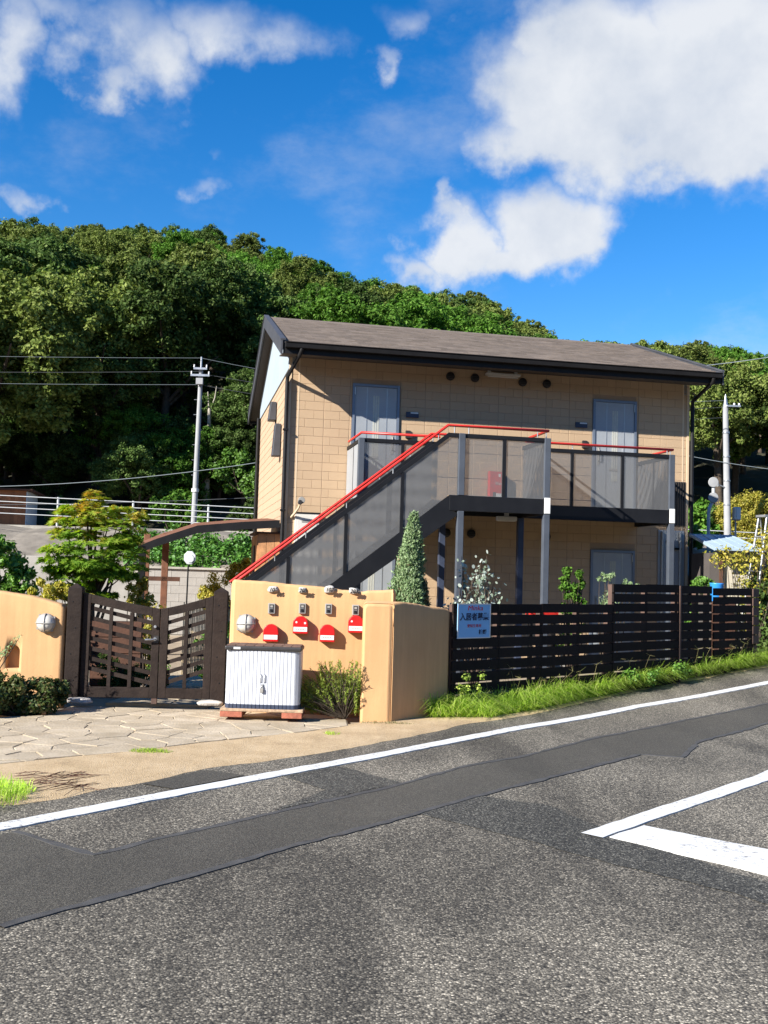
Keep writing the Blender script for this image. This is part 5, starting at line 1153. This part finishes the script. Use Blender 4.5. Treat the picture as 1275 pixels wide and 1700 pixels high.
Nm = np.array([0, 0, 1.])*.8+nrm(out)*.45+rng.normal(size=P_.shape)*.3
V, Q = leaves(P_, Nm, rng.uniform(.08, .135, len(P_)), outline=star, T=nrm(out*np.array([1, 1, .1]))+np.array([0, 0, -.5])+rng.normal(size=P_.shape)*.4)
V[:, 2] -= 1.0; fo_ = np_obj('crown', V, Q, 'leaf_maple', mp_, loc=(0, 0, 1.0))
mb = MB(); mb.tube([(.08, 0, -.05), (.05, 0, .6), (.02, 0, 1.15)], [.045, .038, .03], 8)
for k in range(4): mb.tube([(.05, 0, .5+k*.12), (.05+(-1)**k*.14, 0, 1.0+k*.1), (.05+(-1)**k*.28, .05*k-.1, 1.5+k*.18)], [.026, .018, .01], 6)
for t in tips: mb.tube([(.03, 0, 1.05), (t[0]*.55, t[1]*.5, 1.05+(t[2]-1.05)*.6), t], [.018, .011, .004], 5)
mb.build('trunk', 'maple_bark', mp_)
bush('shrub', (-4.75, 12.9, 0), 'leafy yellow-green shrub behind the niche wall', [(-.1, 0, 1.62, .38, .35, .35), (.15, 0, 1.35, .35, .3, .3), (-.35, 0, 1.3, .4, .3, .4), (0, 0, .8, .4, .3, .5)], 75, .075, 'leaf_fresh', nclu=20, crad=.33)
bush('shrub', (-4.05, 12.6, 0), 'thin light green shrub between maple and niche wall', [(0, 0, 1.22, .3, .25, .16), (.3, .1, 1.15, .25, .2, .14), (0, 0, .7, .3, .3, .4)], 60, .06, 'leaf_yellow', nclu=14)
bush('shrub', (-3.1, 13.6, 0), 'yellowing garden shrub seen through the wider gate leaf', [(0, 0, .85, .22, .25, .42), (.12, 0, .5, .2, .2, .3), (-.1, 0, 1.25, .2, .2, .25)], 80, .05, 'leaf_yellow', nclu=16)
bush('shrub', (-3.0, 12.6, 0), 'low dark shrub just behind the wider gate leaf', [(-.2, 0, .28, .3, .2, .25), (.15, 0, .22, .25, .2, .2)], 80, .05, 'leaf_dark', nclu=14)
bush('shrub', (-2.2, 13.4, 0), 'bright green low shrub seen through the narrower gate leaf', [(0, 0, .62, .2, .2, .14), (.3, .2, .8, .16, .2, .2), (0, 0, .3, .2, .2, .25)], 70, .05, 'leaf_fresh', nclu=12)
bx = empty('planter_box', (-3.3, 12.95, 0), R(8), 'brown wooden planter box behind the gate', 'planter')
for k in range(4): MB().box(-.3, .3, -.16, -.13, .1+k*.2, .29+k*.2).build('board', 'rust', bx)
MB().box(-.29, .29, -.129, .16, .05, .88).build('body', 'rust', bx)
rs = empty('reed_screen', (-2.25, 15.0, 0), R(4), 'pale reed screen fence behind the narrower gate leaf', 'screen')
mb = MB()
for k in range(64): x = -.62+k*.02+rng.normal()*.002; mb.tube([(x, rng.normal()*.004, 0), (x, 0, 1.05+rng.normal()*.02)], .008, 5)
tag(mb.build('reeds', 'reed', rs), kind='stuff')
for z in (.3, 1.0): MB().box(-.64, .66, -.03, -.012, z, z+.035).build('batten', 'rust', rs)
for k, (x, y_, r_) in enumerate(((-2.75, 12.9, .12), (-2.05, 13.0, .1))):
    fp = empty('flower_pot', (x, y_, .02), 0, ('larger' if k == 0 else 'smaller')+' terracotta flower pot on the garden path', 'pot')
    MB().lathe([(r_*.7, 0), (r_, r_*1.6), (r_*1.12, r_*1.62), (r_*1.12, r_*1.9), (r_*.95, r_*1.9), (r_*.9, r_*1.7)], (0, 0, 0), 'z', 18).build('pot', 'terracotta', fp)
    C = inball(10)*.12+np.array([0, 0, r_*2.6]); V, Q = clusters(C, np.full(10, .07), 40, .045, .4); np_obj('plant', V, Q, 'leaf_green', fp)
gs = empty('garden_ornament', atY(309, 1000, 15.5)*np.array([1, 1, 0]), 0, 'white shield-shaped ornament on a thin dark stake', 'ornament')
MB().tube([(0, 0, 0), (.01, 0, 1.62)], .012, 6).build('stake', 'dark_trim', gs)
oc = [(.095*math.cos(a), .108*math.sin(a)) for a in np.linspace(R(22), R(382), 8, endpoint=False)]; MB().prism([(a+.03, b+1.73) for a, b in oc], 'y', -.02, .02).build('plate', 'rail_white', gs, .006); MB().prism([(a*.6+.045, b*.6+1.715) for a, b in oc], 'y', -.035, -.021).build('inner_plate', 'rail_white', gs, .006)
# conifers and shrubs in the bed under the stairs
def juniper(name, loc, label, h, r, n, mat, cat='shrub', ls=.055, tip=(0, 0), prof=None):
    e = empty(name, loc, 0, label, cat); t = rng.random(n)**.9; a = rng.uniform(0, 6.28, n)
    prof = prof or (lambda q: (1-q)**.75*(.55+.45*np.minimum(1, q*5)))
    rr = r*prof(t)*rng.uniform(.55, 1.08, n)*(1+.22*np.sin(a*3+t*9)); z = .1+t*(h-.1)
    P = np.stack([rr*np.cos(a)+tip[0]*t, rr*np.sin(a)+tip[1]*t, z], 1); parts = []
    for k in range(8):
        D = nrm(np.stack([np.cos(a)*.5, np.sin(a)*.5, np.ones(n)*1.0], 1)+rng.normal(size=(n, 3))*.45)
        parts.append(leaves(P+D*ls*.7+rng.normal(size=P.shape)*ls*.35, rng.normal(size=P.shape)+P*np.array([1, 1, 0])*2, ls*rng.uniform(.7, 1.4, n), .34, T=D))
    V, Q = join(parts); np_obj('foliage', V, Q, mat, e); MB().tube([(0, 0, -.05), (tip[0]*.9, tip[1]*.9, h*.92)], [.035, .008], 6).build('stem', 'bark', e); return e
q = atY(668, 1000, 13.6)
juniper('juniper', (q[0]+.02, 13.6, 0), 'blue-green columnar juniper rising over the orange wall', 2.36, .2, 3400, 'leaf_juniper', 'tree', .045, (.1, 0), lambda q_: np.interp(q_, [0, .3, .55, .75, .9, 1], [.9, 1, .95, .62, .3, .03]))
juniper('dry_shrub', (q[0]+.27, 13.75, 0), 'half-dry brownish conifer shrub beside the juniper', 1.48, .2, 1500, 'leaf_brown', 'shrub', .04)
eu = empty('eucalyptus', (1.28, 14.0, 0), 0, 'silvery round-leaved eucalyptus behind the sign', 'shrub'); tips = []; parts = []
rl = [(.5*math.cos(a), .42*math.sin(a)) for a in np.linspace(0, 6.28, 8, endpoint=False)]
for k in range(30):
    t = np.array([rng.uniform(-.45, .42), rng.uniform(-.3, .3), 0.]); t[2] = 1.72-.9*(abs(t[0])/.5)**1.6+rng.normal()*.1 if k else 1.85
    t[2] = max(t[2], 1.1); b = np.array([t[0]*.2, t[1]*.2, .5]); tips.append(t)
    m_ = 22; f = rng.uniform(.3, 1.05, m_)[:, None]; P = b+(t-b)*f+rng.normal(size=(m_, 3))*.045; parts.append(leaves(P, rng.normal(size=(m_, 3))+np.array([-.4, -.6, .5]), rng.uniform(.035, .062, m_), outline=rl, fold=.05))
V, Q = join(parts); np_obj('foliage', V, Q, 'leaf_eucalyptus', eu); stems_mb((0, 0, 0), tips, .012).build('stems', 'maple_bark', eu)
bush('shrub', (2.75, 14.9, 0), 'airy green shrub behind the fence below the gallery', [(-.12, 0, 1.62, .14, .12, .14), (.1, 0, 1.6, .12, .1, .16), (0, 0, 1.42, .2, .15, .16), (.05, .05, 1.2, .22, .2, .14), (0, 0, .8, .25, .25, .4)], 55, .055, 'leaf_green', nclu=9, crad=.35)
bush('shrub', (3.45, 15.9, 0), 'small feathery grey-green shrub in front of the lower door', [(0, 0, 1.62, .13, .12, .1), (.4, .1, 1.52, .16, .12, .08), (.1, 0, 1.2, .3, .2, .25)], 55, .05, 'leaf_juniper', nclu=9, aspect=.25)
bush('shrub', (1.0, 14.6, 0), 'low silvery shrub at the foot of the striped post', [(0, 0, 1.08, .2, .15, .14), (0, 0, .7, .25, .2, .3)], 60, .05, 'leaf_eucalyptus', nclu=12)
rb = empty('planter_shelf', (2.3, 14.7, 0), .3, 'red planter trough on dark legs glimpsed through the top fence gap', 'planter'); MB().box(-.22, .22, -.08, .08, 1.0, 1.12).build('trough', 'red_paint', rb); MB().box(-.2, -.16, -.04, .04, 0, .999).build('leg', 'dark_trim', rb); MB().box(.16, .2, -.04, .04, 0, .999).build('leg', 'dark_trim', rb)
# right-hand side beyond the fence
q = atY(1240, 860, 31)
bush('shrub', (q[0]+.15, 31.2, .45), 'large golden-yellow shrub in front of the pointed-cap pole', [(-.5, 0, 3.0, .6, .5, .55), (.1, 0, 3.35, .6, .5, .5), (.7, 0, 3.2, .6, .5, .6), (.2, 0, 2.5, 1.0, .5, .5), (0, 0, 1.6, 1.0, .6, .8)], 150, .065, 'leaf_yellow', nclu=80, crad=.42, shell=.1)
bush('shrub', (6.2, 17.4, 0), 'sparse yellow-leaved shrub in front of the blue-roofed shed', [(.0, 0, 1.95, .3, .25, .25), (.3, 0, 2.3, .25, .25, .25), (.55, 0, 1.9, .3, .3, .4), (-.35, 0, 2.0, .3, .2, .2), (.2, 0, 1.6, .5, .3, .25), (0, 0, 1.1, .4, .3, .4)], 7, .06, 'leaf_yellow', nclu=34, crad=.5, shell=.05)
bush('shrub', (6.7, 17.5, 0), 'dark evergreen shrub crowding over the fence end', [(-.25, 0, 1.45, .35, .3, .3), (.2, 0, 1.65, .4, .35, .4), (.5, 0, 1.3, .5, .4, .6), (0, 0, .8, .7, .4, .6), (.7, .2, 1.8, .4, .4, .35)], 130, .075, 'leaf_dark', nclu=22)
bush('shrub', (5.45, 17.35, 0), 'fresh green shrub beside the blue tub', [(0, 0, 1.55, .28, .2, .2), (0, 0, 1.1, .3, .25, .4)], 70, .06, 'leaf_fresh', nclu=14)
bush('shrub', (7.05, 18.7, 0), 'yellowing shrub at the right behind the fence end', [(0, 0, 2.0, .5, .4, .5), (.4, 0, 1.5, .5, .4, .6), (-.3, 0, 1.3, .4, .4, .5)], 60, .06, 'leaf_yellow', nclu=40, crad=.5, shell=.05)
# bed in front of the niche wall
hd = bush('hedge', (-3.75, 10.75, 0), 'low clipped green hedge at the foot of the niche wall', [(-.7, -.25, .22, .4, .28, .18), (-.25, -.05, .24, .35, .25, .19), (.12, .18, .22, .28, .22, .17), (-1.2, -.45, .25, .45, .3, .2), (.3, .33, .2, .12, .1, .15), (-.45, -.2, .12, .5, .25, .1), (.1, .1, .1, .3, .2, .1)], 120, .05, 'leaf_hedge', nclu=30, crad=.36, shell=.15)
js = empty('juniper_sprig', (-4.3, 10.75, 0), 0, 'feathery juniper branches reaching in front of the arched niche', 'shrub'); parts = []; tips = []
for tx_, ty_, tz2 in ((.5, .1, .80), (.38, .1, .68), (.28, 0, .6), (.25, .1, .88), (.2, 0, .45), (.1, 0, .75), (0, 0, .95)):
    t = np.array([tx_, ty_, tz2]); b = np.array([0, 0, .3]); tips.append(t); m_ = 130; f = rng.uniform(.15, 1.02, m_)[:, None]; ax = nrm(t-b)
    P = b+(t-b)*f+rng.normal(size=(m_, 3))*.016; D = nrm(ax+rng.normal(size=(m_, 3))*.55); parts.append(leaves(P+D*.015, rng.normal(size=(m_, 3)), rng.uniform(.03, .055, m_), .2, T=D))
V, Q = join(parts); np_obj('foliage', V, Q, 'leaf_juniper', js); stems_mb((0, 0, 0), tips, .01).build('stems', 'bark', js)
# rosemary by the pillar
ro = empty('rosemary_bush', (-.47, 11.02, .02), 0, 'spiky rosemary bush between cabinet and pillar', 'shrub'); parts = []; tips = []
for k in range(190):
    a = rng.uniform(-1, 1); t = np.array([a*.36-.08, rng.uniform(-.16, .1), rng.uniform(.2, .62)]); b = np.array([.05+t[0]*.75, .04, .03+rng.random()*.12])
    if t[0] < -.2: t[2] *= .85
    tips.append(t); m_ = 70; f = rng.uniform(.05, 1.02, m_)[:, None]; ax = nrm(t-b+np.array([0, 0, .15])); D = nrm(ax*.9+rng.normal(size=(m_, 3))*.7); P = b+(t-b)*f+rng.normal(size=(m_, 3))*.006
    parts.append(leaves(P+D*.012, rng.normal(size=(m_, 3)), rng.uniform(.028, .045, m_), .24, T=D))
V, Q = join(parts); np_obj('foliage', V, Q, 'leaf_rosemary', ro); stems_mb((.12, .04, 0), tips, .006, 4).build('stems', 'bark', ro)

# ---------------------------------------------------------------- grass
def blades(P, h, w, lean=.5, bend=.35):
    n = len(P); a = rng.uniform(0, 6.28, n); d = np.stack([np.cos(a), np.sin(a), np.zeros(n)], 1); s = np.stack([-np.sin(a), np.cos(a), np.zeros(n)], 1)
    h = h[:, None]; L1 = rng.uniform(.1, lean, (n, 1)); up = np.array([0, 0, 1.])
    w = np.broadcast_to(np.asarray(w), (n,))[:, None]
    m = P+up*h*.6+d*h*L1*.5; t = P+up*h*(1-bend*L1)+d*h*L1*1.3
    V = np.stack([P-s*w, P+s*w, m-s*w*.8, m+s*w*.8, t-s*w*.3, t+s*w*.3], 1).reshape(-1, 3); k = np.arange(n)[:, None]*6
    return V, np.concatenate([k+np.array([[0, 1, 3, 2]]), k+np.array([[2, 3, 5, 4]])])
# verge between fence and road
vg = np.array([FO+fdv*u for u in np.linspace(-.15, 8.5, 40)])
nv = np.array([fdv[1], -fdv[0]])
0 and print('verge', [(round(float(np.dot(p-FO, fdv)), 2), round(float(np.dot(p-FO, nv)), 2)) for p in EDGE[5:]])
EU = [np.dot(p-FO, fdv) for p in EDGE+far_[:1]]; EW = [np.dot(p-FO, nv) for p in EDGE+far_[:1]]
def edge_at(u): return np.minimum(np.interp(u, EU, EW)-.1, np.interp(u, [-.5, -.2, .1, .6, 1.2], [.1, .22, .4, .6, 2.]))
n_ = 13000; u_ = rng.uniform(-.4, 8.5, n_); wmax = edge_at(u_)
clump = .5+.5*np.sin(u_*5.1+2*np.sin(u_*2.3)); wmax = wmax*(.88+.14*clump); f_ = rng.random(n_)**.8
nv = np.array([fdv[1], -fdv[0]]); XY = FO+fdv*u_[:, None]+nv*(f_*wmax)[:, None]
hg = (.07+.2*np.clip(1.25-f_, 0, 1)*rng.uniform(.5, 1.15, n_))*(.8+.4*clump)
mound = .1*np.clip(1-f_*1.05, 0, 1)+np.array([zr_(*p) for p in FO+fdv*u_[:, None]+nv*wmax[:, None]])
P = np.column_stack([XY, mound]); V, Q = blades(P, hg, rng.uniform(.003, .0055, n_), 1.5, .55)
tag(np_obj('grass_verge', V, Q, 'grass'), 'bright green unmown grass along the fence foot', 'grass', kind='stuff')
mv = MB(); V = []
for u in np.linspace(-.1, 9, 30):
    w_ = edge_at(u)*.95; p = FO+fdv*u
    zb_ = zr_(*(p+nv*w_))
    for f, z in ((-.15, .1), (.25, .075), (.6, .04), (1, -.012)): V.append((*(p+nv*f*w_), z+zb_))
mv.add(V, [(i*4+j, i*4+j+1, i*4+j+5, i*4+j+4) for i in range(29) for j in range(3)]); o = mv.build('verge_soil', 'turf'); tag(o, kind='structure')
# seed-head grasses: branching fingers on thin stems
mb = MB()
for k in range(46):
    u = rng.uniform(-.3, 8); p = np.append(FO+fdv*u+nv*rng.uniform(.08, .45)*edge_at(u), .08+zr_(*(FO+fdv*u+nv*edge_at(u)))); h_ = rng.uniform(.22, .42); l_ = rng.normal(size=2)*.09; t = p+np.array([l_[0], l_[1], h_])
    mb.tube([p, (p+t)/2+np.array([0, 0, .02]), t], [.002, .0018, .0015], 4)
    for q_ in range(rng.integers(3, 6)): a = rng.uniform(0, 6.28); mb.tube([t, t+np.array([math.cos(a)*.07, math.sin(a)*.07, rng.uniform(-.02, .06)])], [.0018, .001], 4)
tag(mb.build('seed_grass', 'dry_grass'), 'thin finger-headed seed grasses standing before the fence', 'grass', kind='stuff')
C = np.array([np.append(FO+fdv*u+nv*rng.uniform(.02, .22), rng.uniform(.12, .28)+zr_(*(FO+fdv*u+nv*.4))) for u in rng.uniform(3.1, 4.6, 26)]); V, Q = clusters(C, np.full(26, .08), 40, .04, .7, .2, .8)
wd = np_obj('weed_patch', V, Q, 'leaf_fresh'); tag(wd, 'patch of bright broad-leaved weeds in the verge', 'weeds', kind='stuff')
C = np.array([[.95+rng.normal()*.1, 11.72+rng.normal()*.05, rng.uniform(.15, .5)] for _ in range(14)]); V, Q = clusters(C, np.full(14, .06), 30, .03, .7, .2, .7); wd = np_obj('weed_plant', V, Q, 'leaf_rosemary'); tag(wd, 'tall thin weeds at the fence corner beside the pillar', 'weed', kind='stuff'); 
def tuft(c, r, n, hmax, label, mat='grass', z=.01, sy=1.):
    a = rng.uniform(0, 6.28, n); q = np.sqrt(rng.random(n))*r; P = np.stack([c[0]+q*np.cos(a), c[1]+q*np.sin(a)*sy, np.full(n, z)], 1)
    V, Q = blades(P, hmax*rng.uniform(.4, 1, n)*(1.1-q/r*.6), rng.uniform(.002, .004, n), 1.0); tag(np_obj('grass_tuft', V, Q, mat), label, 'grass')
tuft(gnd(250, 1250), .19, 420, .045, 'flat green grass tuft at the paving edge', sy=.5)
tuft(gnd(2, 1318), .22, 450, .15, 'long green grass tuft where dirt meets the road', sy=1.)
tuft(gnd(-60, 1330), .4, 700, .2, 'long green grass tuft beyond the paving step', sy=1.)
tuft(gnd(550, 1221), .08, 90, .06, 'tiny grass tuft in the dirt before the rosemary')
tuft(gnd(640, 1203), .3, 160, .05, 'thin dry grass along the pillar foot', 'dry_grass', sy=.25)
tuft(gnd(725, 1188), .3, 600, .14, 'green grass fringe below the return wall', sy=.6)
# dead twigs on the dirt
mb = MB()
for k in range(40):
    c = gnd(rng.uniform(40, 150), rng.uniform(1288, 1318)); a = rng.normal()*.5+.4; l_ = rng.uniform(.05, .2); mb.tube([(c[0]-math.cos(a)*l_, c[1]-math.sin(a)*l_, .014), (c[0], c[1], .02+rng.random()*.02), (c[0]+math.cos(a+.3)*l_, c[1]+math.sin(a+.3)*l_, .016)], [.002, .0025, .001], 4)
tag(mb.build('twigs', 'rust'), 'scatter of dry twigs on the sandy strip', 'twigs', kind='stuff')
